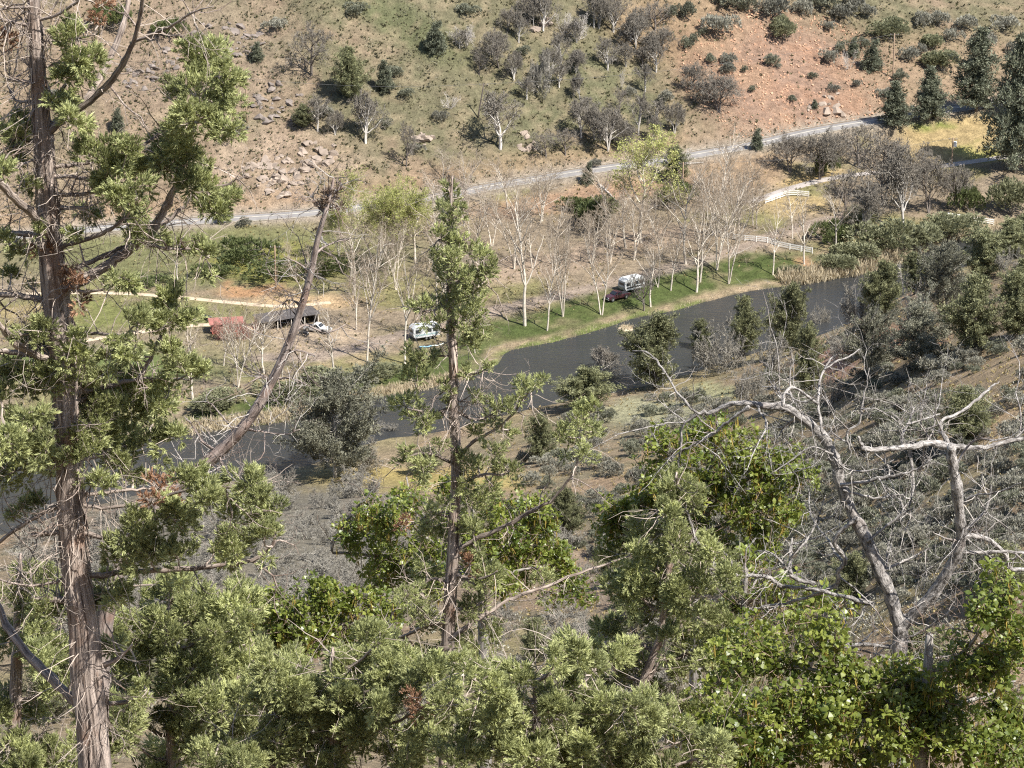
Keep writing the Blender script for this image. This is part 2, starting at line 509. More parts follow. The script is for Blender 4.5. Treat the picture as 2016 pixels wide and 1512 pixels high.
def height(x, y):
    x = np.clip(np.asarray(x, float), xs[0], xs[-1] - 1e-6); y = np.clip(np.asarray(y, float), ys[0], ys[-1] - 1e-6)
    i = np.clip(np.searchsorted(xs, x, 'right') - 1, 0, len(xs) - 2); j = np.clip(np.searchsorted(ys, y, 'right') - 1, 0, len(ys) - 2)
    fx = (x - xs[i]) / (xs[i + 1] - xs[i]); fy = (y - ys[j]) / (ys[j + 1] - ys[j])
    return (GZ[j, i] * (1 - fx) + GZ[j, i + 1] * fx) * (1 - fy) + (GZ[j + 1, i] * (1 - fx) + GZ[j + 1, i + 1] * fx) * fy

def hits(px, py, tmin=120):
    """Points where the lines of sight through these pixels of the photograph meet the ground (beyond tmin metres)."""
    px = np.atleast_1d(np.asarray(px, float)); py = np.atleast_1d(np.asarray(py, float))
    d = rays(px, py)
    t = np.arange(tmin, 1500, 1.5)
    out = np.zeros((len(px), 3))
    for a in range(0, len(px), 400):
        dd = d[a:a + 400]
        P = dd[:, None] * t[None, :, None]
        g = CAM_Z + P[..., 2] - height(P[..., 0], P[..., 1])
        k = np.argmax(g < 0, 1); k = np.where((g < 0).any(1), k, len(t) - 1); k = np.maximum(k, 1)
        r = np.arange(len(dd)); g0 = g[r, k - 1]; g1 = g[r, k]
        s = t[k - 1] + 1.5 * g0 / np.where(np.abs(g0 - g1) < 1e-9, 1, g0 - g1)
        Q = dd * s[:, None]
        out[a:a + 400, :2] = Q[:, :2]; out[a:a + 400, 2] = height(Q[:, 0], Q[:, 1])
    return out

def hit(px, py, tmin=120): return hits([px], [py], tmin)[0]
def ppm(P):               # photograph pixels per metre at a place
    return F / to_pix(np.asarray(P))[2]

# ------------------------------------------------------------------ ground colours: what grows or lies where
def blob(u, v, cx, cy, rx_, ry_, ang=0.0, soft=0.35):
    c, s = math.cos(ang), math.sin(ang)
    a = ((u - cx) * c + (v - cy) * s) / rx_; b = (-(u - cx) * s + (v - cy) * c) / ry_
    return 1 - sstep(1 - soft, 1 + soft, np.sqrt(a * a + b * b))

U, Vp, _ = to_pix(np.stack([GX, GY, GZ], -1))
n1 = fbm(GX * 0.06, GY * 0.06, 21); n2 = fbm(GX * 0.22, GY * 0.22, 22); n3 = vnoise(GX * 0.6, GY * 0.6, 23); n4 = fbm(GX * 0.03 + 7, GY * 0.03, 29)
side_far = np.zeros(GX.shape, bool)
rc = smooth_path(np.vstack([(river_far[:23] + river_near[::-1][:23]) / 2]), 2)
side_far = GY > np.interp(GX, rc[:, 0], rc[:, 1])
droad, ir, sr = seg_dist(GX, GY, road_main[:, :2], False)
zl_road = road_main[ir, 1] * (1 - sr) + road_main[ir + 1, 1] * sr
uphill = side_far & (GY > zl_road)
C = np.zeros(GX.shape + (3,))
def lay(w, col):
    global C
    C = C * (1 - w[..., None]) + np.array(col)[None, None] * w[..., None]
C[:] = (0.31, 0.24, 0.155)
jw = (n2 - 0.5) * 46; jv = (n1 - 0.5) * 60      # ragged zone borders
Uj, Vj = U + jw + jv, Vp + jw * 0.7
# near slope
near = (~side_far).astype(float)
lay(near * sstep(0.5, 0.62, n1), (0.35, 0.25, 0.16))
lay(near * sstep(0.5, 0.65, n2) * 0.8, (0.20, 0.175, 0.115))
lay(near * sstep(0.55, 0.7, n4) * 0.7, (0.30, 0.255, 0.13))
lay(near * blob(Uj, Vj, 800, 945, 250, 26), (0.46, 0.36, 0.14))
lay(near * blob(Uj, Vj, 1280, 815, 110, 30), (0.36, 0.34, 0.21))
lay(near * blob(Uj, Vj, 1400, 775, 60, 18), (0.38, 0.36, 0.20))
lay(near * blob(Uj, Vj, 1790, 665, 70, 26), (0.42, 0.235, 0.15))
lay(near * blob(Uj, Vj, 1640, 715, 50, 40), (0.40, 0.25, 0.18))
lay(near * blob(Uj, Vj, 1960, 800, 120, 120) * 0.8, (0.42, 0.31, 0.19))
lay(near * blob(Uj, Vj, 1250, 1130, 190, 60) * 0.7, (0.34, 0.25, 0.19))
lay(near * blob(Uj, Vj, 520, 1090, 420, 150) * 0.85, (0.20, 0.18, 0.145))
# terrace between river and road
terr = (side_far & ~uphill).astype(float)
lay(terr, (0.285, 0.225, 0.155))
lay(terr * sstep(0.45, 0.62, n1), (0.25, 0.225, 0.105))
lay(terr * sstep(0.55, 0.75, n2) * .7, (0.37, 0.28, 0.18))
lay(terr * blob(Uj, Vj, 420, 505, 420, 62), (0.195, 0.19, 0.088))
lay(terr * blob(Uj, Vj, 560, 520, 130, 38), (0.27, 0.255, 0.075))
lay(terr * blob(Uj, Vj, 120, 620, 320, 32), (0.20, 0.205, 0.075))
lay(terr * blob(Uj, Vj, 60, 615, 110, 20) * .8, (0.37, 0.28, 0.15))
lay(terr * blob(Uj, Vj, 190, 720, 300, 36), (0.155, 0.185, 0.065))
lay(terr * blob(Uj, Vj, 490, 572, 75, 12), (0.45, 0.265, 0.14))
lay(terr * blob(Uj, Vj, 600, 592, 120, 16), (0.50, 0.36, 0.21))
lay(terr * blob(Uj, Vj, 620, 672, 120, 34), (0.44, 0.34, 0.235))
lay(terr * blob(Uj, Vj, 430, 690, 110, 40) * .8, (0.27, 0.23, 0.13))
lay(terr * blob(Uj, Vj, 1150, 500, 260, 24, -0.22) * .8, (0.40, 0.30, 0.215))
lay(terr * blob(Uj, Vj, 1150, 385, 220, 22, -0.17) * .85, (0.385, 0.245, 0.155))
lay(terr * blob(Uj, Vj, 1420, 345, 130, 40, -.2) * .8, (0.36, 0.25, 0.155))
lay(terr * blob(Uj, Vj, 1590, 350, 70, 10, -.1), (0.50, 0.36, 0.17))
lay(terr * blob(Uj, Vj, 1575, 405, 70, 22), (0.44, 0.33, 0.165))
lay(terr * blob(Uj, Vj, 1900, 268, 130, 52, -.08), (0.40, 0.30, 0.15))
lay(terr * blob(Uj, Vj, 1810, 243, 60, 8), (0.20, 0.22, 0.06))
lay(terr * blob(Uj, Vj, 1930, 300, 60, 14) * .8, (0.33, 0.32, 0.10))
# lawn and bank strips measured from the water's edge
bd = GSD + (n2 - 0.5) * 4
lawn_w = np.interp(U, [300, 380, 560, 700, 960, 1100, 1400, 1560, 1640, 1700], [0, 7, 12, 9, 12, 13, 17, 15, 10, 0])
lay(terr * (1 - sstep(lawn_w - 2, lawn_w + 2.5, bd + (n1 - .5) * 6)) * (lawn_w > 1), (0.088, 0.112, 0.036))
lay(terr * (1 - sstep(lawn_w - 2, lawn_w + 2.5, bd)) * (lawn_w > 1) * sstep(0.5, 0.62, n2) * 0.75, (0.135, 0.145, 0.055))
lay(terr * (1 - sstep(lawn_w - 1, lawn_w + 3, bd)) * (lawn_w > 1) * sstep(0.58, 0.68, n3 * .5 + n2 * .5) * 0.6, (0.25, 0.205, 0.12))
lay(terr * (1 - sstep(2.6, 4.4, bd)) * (0.35 + 0.65 * sstep(.4, .5, n2)), (0.36, 0.275, 0.175))
lay(terr * (1 - sstep(0.8, 1.9, bd)) * (U < 1400), (0.155, 0.185, 0.055))
lay(terr * blob(Uj, Vj, 1590, 527, 18, 14), (0.46, 0.28, 0.16))
# hillside beyond the road
up = uphill.astype(float)
lay(up, (0.262, 0.196, 0.132))
g = sstep(0.40, 0.60, n1 * 0.55 + n2 * 0.45 + 0.16 * blob(U, Vp, 980, 120, 420, 220, 0, .6) - 0.10 * blob(U, Vp, 250, 250, 400, 250, 0, .5) + 0.1 * blob(U, Vp, 1850, 60, 250, 90, 0, .5))
lay(up * g * 0.85, (0.158, 0.150, 0.086))
lay(up * blob(Uj, Vj, 790, 45, 150, 40, 0.55) * .8, (0.130, 0.138, 0.068))
lay(up * blob(Uj, Vj, 1150, 200, 190, 110) * sstep(.42, .55, n2) * .7, (0.148, 0.148, 0.080))
lay(up * sstep(0.55, 0.7, n3) * 0.35, (0.38, 0.29, 0.19))
lay(up * blob(U, Vp, 560, 330, 160, 80, 0, .4) * sstep(.35, .6, n2) * .8, (0.40, 0.30, 0.215))
lay(up * blob(U, Vp, 380, 110, 210, 120, 0, .4) * .6, (0.285, 0.215, 0.155))
red = blob(Uj, Vj, 1555, 165, 200, 125, 0.25, .55)
lay(up * red, (0.295, 0.195, 0.138))
lay(up * red * sstep(.5, .68, n2), (0.345, 0.21, 0.138))
lay(up * red * sstep(.55, .7, n1) * .7, (0.36, 0.235, 0.15))
lay(up * blob(Uj, Vj, 1850, 150, 200, 90) * .6, (0.33, 0.235, 0.15))
lay(up * blob(Uj, Vj, 1330, 45, 130, 70) * .5, (0.36, 0.235, 0.145))
lay(up * (1 - sstep(5, 13, droad)) * .6 * (U < 1350), (0.35, 0.24, 0.15))
lay((1 - sstep(4.6, 6.0, droad)) * .8, (0.36, 0.30, 0.23))
for key, hw, col in (('camp', 2.3, (0.36, 0.285, 0.225)),):
    d, _, _ = seg_dist(GX, GY, lanes[key][:, :2], False)
    lay((1 - sstep(hw - .6, hw + 1.2, d + (n3 - .5) * 1.5)) * .85, col)
C = C * 0.86
# river bed
lay((GSD < 0.05).astype(float), (0.09, 0.08, 0.055))

def grid_mesh(name, X, Y, Z, Cc, material):
    ny, nx = X.shape
    me = bpy.data.meshes.new(name)
    V = np.stack([X, Y, Z], -1).reshape(-1, 3).astype(np.float32)
    k = np.arange(ny * nx).reshape(ny, nx)
    q = np.stack([k[:-1, :-1], k[:-1, 1:], k[1:, 1:], k[1:, :-1]], -1).reshape(-1, 4)
    me.vertices.add(len(V)); me.vertices.foreach_set('co', V.ravel())
    me.loops.add(q.size); me.loops.foreach_set('vertex_index', q.ravel().astype(np.int32))
    me.polygons.add(len(q)); me.polygons.foreach_set('loop_start', (np.arange(len(q)) * 4).astype(np.int32))
    me.update(calc_edges=True)
    me.polygons.foreach_set('use_smooth', np.ones(len(q), bool))
    if Cc is not None:
        a = me.attributes.new('soil', 'FLOAT_COLOR', 'POINT')
        a.data.foreach_set('color', np.concatenate([Cc.reshape(-1, 3), np.ones((len(V), 1))], 1).astype(np.float32).ravel())
    me.materials.append(material)
    return me

m, nt, out = new_mat('ground')
at = N(nt, 'ShaderNodeAttribute', attribute_name='soil')
tc = N(nt, 'ShaderNodeTexCoord')
na = N(nt, 'ShaderNodeTexNoise'); na.inputs['Scale'].default_value = 0.55; na.inputs['Detail'].default_value = 7; na.inputs['Roughness'].default_value = 0.68
nb = N(nt, 'ShaderNodeTexNoise'); nb.inputs['Scale'].default_value = 2.6; nb.inputs['Detail'].default_value = 5; nb.inputs['Roughness'].default_value = 0.7
nt.links.new(tc.outputs['Object'], na.inputs['Vector']); nt.links.new(tc.outputs['Object'], nb.inputs['Vector'])
ra = N(nt, 'ShaderNodeMapRange'); ra.inputs['From Min'].default_value = 0.3; ra.inputs['From Max'].default_value = 0.7; ra.inputs['To Min'].default_value = 0.62; ra.inputs['To Max'].default_value = 1.3
rb = N(nt, 'ShaderNodeMapRange'); rb.inputs['From Min'].default_value = 0.3; rb.inputs['From Max'].default_value = 0.7; rb.inputs['To Min'].default_value = 0.68; rb.inputs['To Max'].default_value = 1.28
nt.links.new(na.outputs['Fac'], ra.inputs[0]); nt.links.new(nb.outputs['Fac'], rb.inputs[0])
mu = N(nt, 'ShaderNodeMath', operation='MULTIPLY'); nt.links.new(ra.outputs[0], mu.inputs[0]); nt.links.new(rb.outputs[0], mu.inputs[1])
vs = N(nt, 'ShaderNodeVectorMath', operation='SCALE'); nt.links.new(at.outputs['Color'], vs.inputs[0]); nt.links.new(mu.outputs[0], vs.inputs['Scale'])
b = N(nt, 'ShaderNodeBsdfPrincipled'); b.inputs['Roughness'].default_value = 0.95; b.inputs['Specular IOR Level'].default_value = 0.1
nt.links.new(vs.outputs[0], b.inputs['Base Color'])
bp = N(nt, 'ShaderNodeBump'); bp.inputs['Strength'].default_value = 0.9; bp.inputs['Distance'].default_value = 0.35
nt.links.new(nb.outputs['Fac'], bp.inputs['Height'])
bp2 = N(nt, 'ShaderNodeBump'); bp2.inputs['Strength'].default_value = 0.8; bp2.inputs['Distance'].default_value = 0.9
nt.links.new(na.outputs['Fac'], bp2.inputs['Height']); nt.links.new(bp.outputs[0], bp2.inputs['Normal'])
nt.links.new(bp2.outputs[0], b.inputs['Normal'])
nt.links.new(b.outputs[0], out.inputs[0])
M_GROUND = m
ground = put('ground', grid_mesh('ground', GX, GY, GZ, C, M_GROUND))
tag(ground, 'grassy valley sides and river terrace of tan soil and green grass', kind='structure')

# ------------------------------------------------------------------ river
m, nt, out = new_mat('river_water')
tc = N(nt, 'ShaderNodeTexCoord')
mp = N(nt, 'ShaderNodeMapping'); mp.inputs['Rotation'].default_value = (0, 0, math.radians(-40)); mp.inputs['Scale'].default_value = (0.35, 1.0, 1)
nt.links.new(tc.outputs['Object'], mp.inputs[0])
w1 = N(nt, 'ShaderNodeTexNoise'); w1.inputs['Scale'].default_value = 1.1; w1.inputs['Detail'].default_value = 5; w1.inputs['Roughness'].default_value = 0.62
nt.links.new(mp.outputs[0], w1.inputs['Vector'])
w2 = N(nt, 'ShaderNodeTexNoise'); w2.inputs['Scale'].default_value = 0.09; w2.inputs['Detail'].default_value = 3
nt.links.new(mp.outputs[0], w2.inputs['Vector'])
bp = N(nt, 'ShaderNodeBump'); bp.inputs['Strength'].default_value = 0.8; bp.inputs['Distance'].default_value = 0.4
nt.links.new(w1.outputs['Fac'], bp.inputs['Height'])
c = mixcol(nt, w2.outputs['Fac'], (0.024, 0.026, 0.027), (0.044, 0.045, 0.044))
b = N(nt, 'ShaderNodeBsdfPrincipled'); b.inputs['Roughness'].default_value = 0.12; b.inputs['IOR'].default_value = 1.33
nt.links.new(c, b.inputs['Base Color']); nt.links.new(bp.outputs[0], b.inputs['Normal']); nt.links.new(b.outputs[0], out.inputs[0])
bm = bmesh.new()
fa = smooth_path(river_far, 3); ne = smooth_path(river_near[::-1], 3)
k = 160
def resamp(P, k):
    L = np.concatenate([[0], np.cumsum(np.linalg.norm(np.diff(P, axis=0), axis=1))]); L /= L[-1]
    s = np.linspace(0, 1, k); return np.stack([np.interp(s, L, P[:, i]) for i in range(P.shape[1])], -1)
fa = resamp(fa, k); ne = resamp(ne, k); dd = fa - ne; dd /= np.linalg.norm(dd, axis=1, keepdims=True)
fa = fa + dd * 3; ne = ne - dd * 3
va = [bm.verts.new((*p, 0.0)) for p in fa]; vb = [bm.verts.new((*p, 0.0)) for p in ne]
for i in range(k - 1): bm.faces.new((va[i], va[i + 1], vb[i + 1], vb[i]))
bmesh.ops.recalc_face_normals(bm, faces=bm.faces)
if bm.faces[0].normal.z < 0: bmesh.ops.reverse_faces(bm, faces=bm.faces)
river = put('river', bm_mesh('river', bm, m)); tag(river, 'dark slow river running between reedy banks', kind='structure')

# ------------------------------------------------------------------ roads
def ribbon(name, line, hw, material, lift=0.05, label=None, t0=0.0, t1=1.0, cuts=5):
    P = resamp(line, 170)
    T = np.gradient(P[:, :2], axis=0); T /= np.linalg.norm(T, axis=1, keepdims=True)
    Nn = np.stack([-T[:, 1], T[:, 0]], -1)
    s = np.linspace(-1, 1, cuts)
    X = P[:, 0:1] + Nn[:, 0:1] * s * hw; Y = P[:, 1:2] + Nn[:, 1:2] * s * hw
    Z = height(X, Y) + lift + 0.06 * (1 - s ** 2)[None]
    Z[:, 0] -= 0.25; Z[:, -1] -= 0.25
    me = grid_mesh(name, X, Y, Z, None, material)
    o = put(name, me)
    return tag(o, label, kind='structure'), P, Nn
M_ASPH = plain_mat('worn_asphalt', (0.24, 0.225, 0.21), 0.9, noise=0.16, scale=0.5, spec=0.2)
M_LINE = plain_mat('road_paint', (0.50, 0.46, 0.38), 0.7, noise=0.2, scale=0.4)
M_DIRT = plain_mat('dirt_track', (0.47, 0.375, 0.265), 0.95, noise=0.16, scale=0.7, spec=0.1)
M_GRAVEL = plain_mat('gravel_road', (0.36, 0.32, 0.285), 0.95, noise=0.15, scale=0.6, spec=0.1)
rd, RP, RN = ribbon('road', road_main, 3.3, M_ASPH, 0.06, 'worn grey two lane road along the foot of the hillside')
def stripe(off, w, name):
    s = np.array([off - w / 2, off + w / 2])
    X = RP[:, 0:1] + RN[:, 0:1] * s; Y = RP[:, 1:2] + RN[:, 1:2] * s
    Z = height(X, Y) + 0.06 + 0.06 * (1 - (s / 3.5) ** 2)[None] + 0.02
    return put(name, grid_mesh(name, X, Y, Z, None, M_LINE), rd)
stripe(0.0, 0.4, 'centre_line'); stripe(2.95, 0.22, 'edge_line'); stripe(-2.95, 0.22, 'edge_line')
ribbon('gravel_road', lanes['low'], 2.2, M_GRAVEL, 0.05, 'pale gravel road turning past the white fence')
for nm, key, lb in (('dirt_track', 'up', 'pale dirt track along the upper edge of the left field'), ('dirt_track', 'track', 'pale dirt track crossing the left field to the yard')):
    ribbon(nm, lanes[key], 1.35, M_DIRT, 0.05, lb)
# ------------------------------------------------------------------ plant materials
M_ALDER = bark_mat('alder_bark', (0.44, 0.38, 0.31), (0.66, 0.60, 0.50), (0.36, 0.30, 0.235), fine=6, stretch=0.3, bump=0.2)
M_ALTWIG = plain_mat('alder_twigs', (0.29, 0.235, 0.175), 0.85, noise=0.2, scale=0.4, spec=0.15)
M_OAKBARK = bark_mat('pale_oak_bark', (0.40, 0.37, 0.33), (0.58, 0.54, 0.48), (0.28, 0.25, 0.22), fine=6, stretch=0.3, bump=0.2)
M_OAKTWIG = plain_mat('oak_twigs', (0.205, 0.183, 0.150), 0.9, noise=0.25, scale=0.5, spec=0.15)
M_DARKBARK = bark_mat('dark_oak_bark', (0.11, 0.09, 0.075), (0.22, 0.19, 0.165), (0.15, 0.12, 0.10), fine=6, stretch=0.3, bump=0.2)
M_GREYTWIG = plain_mat('grey_brush_twigs', (0.265, 0.245, 0.205), 0.9, noise=0.25, scale=0.5, spec=0.15)
M_REDTWIG = plain_mat('reddish_twigs', (0.34, 0.17, 0.135), 0.9, noise=0.25, scale=0.5, spec=0.15)
M_DEADWHITE = plain_mat('bleached_deadwood', (0.55, 0.50, 0.44), 0.85, noise=0.2, scale=0.5, spec=0.15)
M_COTTON = leaf_mat('cottonwood_new_leaves', (0.32, 0.34, 0.11), (0.52, 0.52, 0.19), 0.35, vary=0.06, tcol=(0.40, 0.44, 0.12))
M_PINE = leaf_mat('pine_needles', (0.080, 0.090, 0.060), (0.215, 0.225, 0.150), 0.10, vary=0.12)  # far green lightened and greyed to stand in for distance haze
M_JUNMID = leaf_mat('juniper_scales_far', (0.092, 0.100, 0.052), (0.275, 0.275, 0.140), 0.14, vary=0.18)
M_JUNGREY = leaf_mat('grey_juniper_scales', (0.100, 0.100, 0.070), (0.265, 0.258, 0.185), 0.12, vary=0.12)
M_SAGE = leaf_mat('sagebrush_leaves', (0.155, 0.150, 0.118), (0.345, 0.330, 0.262), 0.12, vary=0.25)
M_SAGEG = leaf_mat('green_shrub_leaves', (0.115, 0.122, 0.085), (0.275, 0.275, 0.195), 0.12, vary=0.2)
M_WILLOW = leaf_mat('willow_leaves', (0.135, 0.140, 0.080), (0.29, 0.29, 0.165), 0.25, vary=0.12)
M_BRAMBLE = leaf_mat('bramble_leaves', (0.055, 0.075, 0.028), (0.165, 0.185, 0.07), 0.15, vary=0.12)
M_REED = leaf_mat('dry_reeds', (0.40, 0.33, 0.215), (0.60, 0.515, 0.36), 0.2, vary=0.05)
M_TUFT = leaf_mat('low_scrub_tufts', (0.085, 0.080, 0.045), (0.20, 0.18, 0.10), 0.1, vary=0.1)
M_GRASS = leaf_mat('dry_grass_tufts', (0.26, 0.21, 0.09), (0.46, 0.37, 0.19), 0.2, vary=0.1)
M_GREENGRASS = leaf_mat('green_grass_tufts', (0.09, 0.105, 0.045), (0.185, 0.19, 0.085), 0.2, vary=0.1)
M_ROCK = plain_mat('basalt_rock', (0.215, 0.18, 0.155), 0.9, noise=0.35, scale=0.9, bump=0.5, spec=0.2)
M_ROCKP = plain_mat('pale_rock', (0.30, 0.24, 0.19), 0.9, noise=0.3, scale=0.9, bump=0.5, spec=0.2)
M_REDROCK = plain_mat('red_stones', (0.46, 0.28, 0.18), 0.9, noise=0.3, scale=0.4, spec=0.2)

# ------------------------------------------------------------------ leaf templates (unit size, +z outwards)
def kite_set(rng, n, spread, ln, wd, cone=0.9, bend=0.0):
    """n narrow leaf blades leaving the origin region in a cone round +z."""
    V, Fc, T = [], [], []
    for i in range(n):
        th = rng.random() * 2 * math.pi; ph = cone * math.sqrt(rng.random())
        d = np.array([math.sin(ph) * math.cos(th), math.sin(ph) * math.sin(th), math.cos(ph)])
        u = np.cross(d, rng.normal(size=3)); u /= np.linalg.norm(u)
        o = rng.normal(size=3) * spread; l = ln * rng.uniform(0.7, 1.3); w = wd * rng.uniform(0.7, 1.3)
        k = len(V)
        mid = o + d * l * 0.5 + np.cross(d, u) * bend * l
        V += [o, mid + u * w, o + d * l, mid - u * w]
        Fc += [(k, k + 1, k + 2), (k, k + 2, k + 3)]
        T += [rng.uniform(-.12, .12)] * 4
    return np.array(V), np.array(Fc), np.array(T)
TR = np.random.default_rng(11)
TM_FAR = [kite_set(TR, 7, 0.30, 0.75, 0.16, 1.3) for _ in range(3)]
TM_COT = [kite_set(TR, 4, 0.35, 0.75, 0.2, 1.3) for _ in range(3)]
TM_NEEDLE = [kite_set(TR, 8, 0.22, 0.85, 0.11, 1.2) for _ in range(3)]
TM_SAGE = [kite_set(TR, 5, 0.16, 0.9, 0.17, 0.8) for _ in range(3)]

# ------------------------------------------------------------------ skeleton growth
def grow(out, rnd, p, d, L, r, lev, K):
    n = K['n'][lev]; seg = L / n
    wig, upf = K['wig'][lev], K['up'][lev]
    tap = K['tap'][lev]
    for i in range(n):
        d = Vector((d.x + rnd.gauss(0, wig), d.y + rnd.gauss(0, wig), d.z + rnd.gauss(0, wig) + upf)).normalized()
        q = p + d * seg
        ra = r * (1 - i / n * (1 - tap)); rb = r * (1 - (i + 1) / n * (1 - tap))
        out.append((p, q, ra, rb, lev))
        f = (i + 1) / n
        if lev < K['max'] and f > K['st'][lev]:
            kk = K['kids'][lev]; c = int(kk) + (1 if rnd.random() < kk - int(kk) else 0)
            for _ in range(c):
                a = rnd.uniform(*K['ang'][lev])
                ax = Vector((rnd.gauss(0, 1), rnd.gauss(0, 1), rnd.gauss(0, 1))).cross(d)
                if ax.length < 1e-3: continue
                cd = (Matrix.Rotation(a, 3, ax.normalized()) @ d)
                grow(out, rnd, q, cd, L * rnd.uniform(*K['rat'][lev]) * (1.2 - 0.6 * f), max(rb * K['rr'][lev], K['rmin']), lev + 1, K)
        p = q
    return out

K_ALDER = dict(max=3, n=[11, 6, 4, 2], wig=[.075, .14, .2, .25], up=[.02, .05, .03, .02], tap=[.25, .3, .4, .5], st=[.3, .25, .2, 0], kids=[1.8, 1.35, 1.4, 0],
               ang=[(.45, .85), (.45, .95), (.5, 1.1), (0, 0)], rat=[(.34, .55), (.35, .55), (.4, .65), (0, 0)], rr=[.68, .55, .6, 0], rmin=0.023)
K_OAK = dict(max=4, n=[5, 6, 5, 3, 2], wig=[.07, .16, .2, .25, .25], up=[.03, .04, .03, .02, 0], tap=[.6, .35, .4, .5, .6], st=[.35, .2, .2, .1, 0], kids=[2.4, 1.7, 1.7, 1.0, 0],
             ang=[(.5, 1.0), (.5, 1.0), (.5, 1.1), (.5, 1.2), (0, 0)], rat=[(.75, 1.1), (.45, .65), (.4, .6), (.4, .6), (0, 0)], rr=[.6, .55, .6, .7, 0], rmin=0.030)
K_BRUSH = dict(max=3, n=[5, 4, 3, 2], wig=[.12, .2, .25, .25], up=[.04, .03, .02, 0], tap=[.4, .4, .5, .6], st=[.15, .1, .1, 0], kids=[1.7, 1.8, 1.7, 0],
               ang=[(.3, .8), (.4, 1.0), (.4, 1.2), (0, 0)], rat=[(.4, .65), (.4, .6), (.4, .6), (0, 0)], rr=[.6, .65, .7, 0], rmin=0.022)

def seg_arrays(segs, levs):
    S = [s for s in segs if s[4] in levs]
    if not S: return None
    return (np.array([tuple(s[0]) for s in S]), np.array([tuple(s[1]) for s in S]), np.array([s[2] for s in S]), np.array([s[3] for s in S]))

def extent(segs):
    P = np.array([tuple(s[1]) for s in segs])
    return P[:, 2].max(), 2 * np.percentile(np.hypot(P[:, 0], P[:, 1]), 95), P

PROTO = {}
def proto_bare(kind, n, K, H, r0, stems, bark, twig, seed, trunk_lev=(0, 1), leaf=None, lean=0.12, tips=None):
    PROTO[kind] = []
    for i in range(n):
        rnd = random.Random(seed + i); segs = []
        ns = stems[i % len(stems)]
        for s in range(ns):
            a = rnd.uniform(0, 6.28); l = lean * (0.4 + (0.9 if ns > 1 else 0))
            grow(segs, rnd, Vector((math.cos(a) * .12 * (ns > 1), math.sin(a) * .12 * (ns > 1), -0.3)), Vector((math.cos(a) * l, math.sin(a) * l, 1)).normalized(), H * rnd.uniform(.85, 1.0), r0 * (1 if ns == 1 else .75), 0, K)
        h, w, _ = extent(segs)
        bt = Buf(); frustums(bt, *seg_arrays(segs, trunk_lev), k=5, t=.5)
        bc = Buf(); frustums(bc, *seg_arrays(segs, [l for l in range(6) if l not in trunk_lev]), k=3, t=.5)
        parts = [('trunk', bt.mesh('trunk', bark, True)), ('crown', bc.mesh('crown', twig))]
        if leaf:
            rng = np.random.default_rng(seed + i); bl = Buf()
            tips_ = [s for s in segs if s[4] >= K['max'] - 1]
            P = np.array([tuple(s[1]) for s in tips_]); D = np.array([tuple(s[1] - s[0]) for s in tips_])
            keep = (P[:, 2] > h * leaf[2]) & (rng.random(len(P)) < leaf[3]); P = P[keep]; D = D[keep]
            for j in range(3):
                m = np.arange(len(P)) % 3 == j
                scatter(bl, TM_COT[j], P[m], D[m] + [0, 0, .01], leaf[1] * rng.uniform(.7, 1.3, m.sum()), rng)
            parts.append(('leaves', bl.mesh('leaves', leaf[0])))
        PROTO[kind].append((parts, h, w))

proto_bare('alder', 6, K_ALDER, 15, .26, [1, 1, 2, 1, 3, 2], M_ALDER, M_ALTWIG, 100)
proto_bare('oak', 3, K_OAK, 4.2, .22, [1, 2, 3], M_OAKBARK, M_OAKTWIG, 200, lean=.2)
proto_bare('darkoak', 2, K_OAK, 4.6, .22, [1, 2], M_DARKBARK, M_OAKTWIG, 300, trunk_lev=(0, 1, 2), lean=.2)
proto_bare('brush', 3, K_BRUSH, 3.0, .05, [7, 9, 6, 10], M_GREYTWIG, M_GREYTWIG, 400, trunk_lev=(0,), lean=.75)
proto_bare('redbrush', 1, K_BRUSH, 3.0, .05, [8], M_REDTWIG, M_REDTWIG, 430, trunk_lev=(0,), lean=.7)
proto_bare('deadwhite', 3, dict(K_BRUSH, kids=[1.2, 1.1, 0.8, 0]), 3.4, .08, [6, 9, 5], M_DEADWHITE, M_DEADWHITE, 450, trunk_lev=(0, 1), lean=.8)
proto_bare('cotton', 2, dict(K_ALDER, kids=[1.7, 1.6, 1.7, 0], rat=[(.4, .62), (.4, .6), (.4, .65), (0, 0)]), 17, .30, [5, 1], M_ALDER, M_ALTWIG, 500, leaf=(M_COTTON, .34, .40, 1.0), lean=.36)

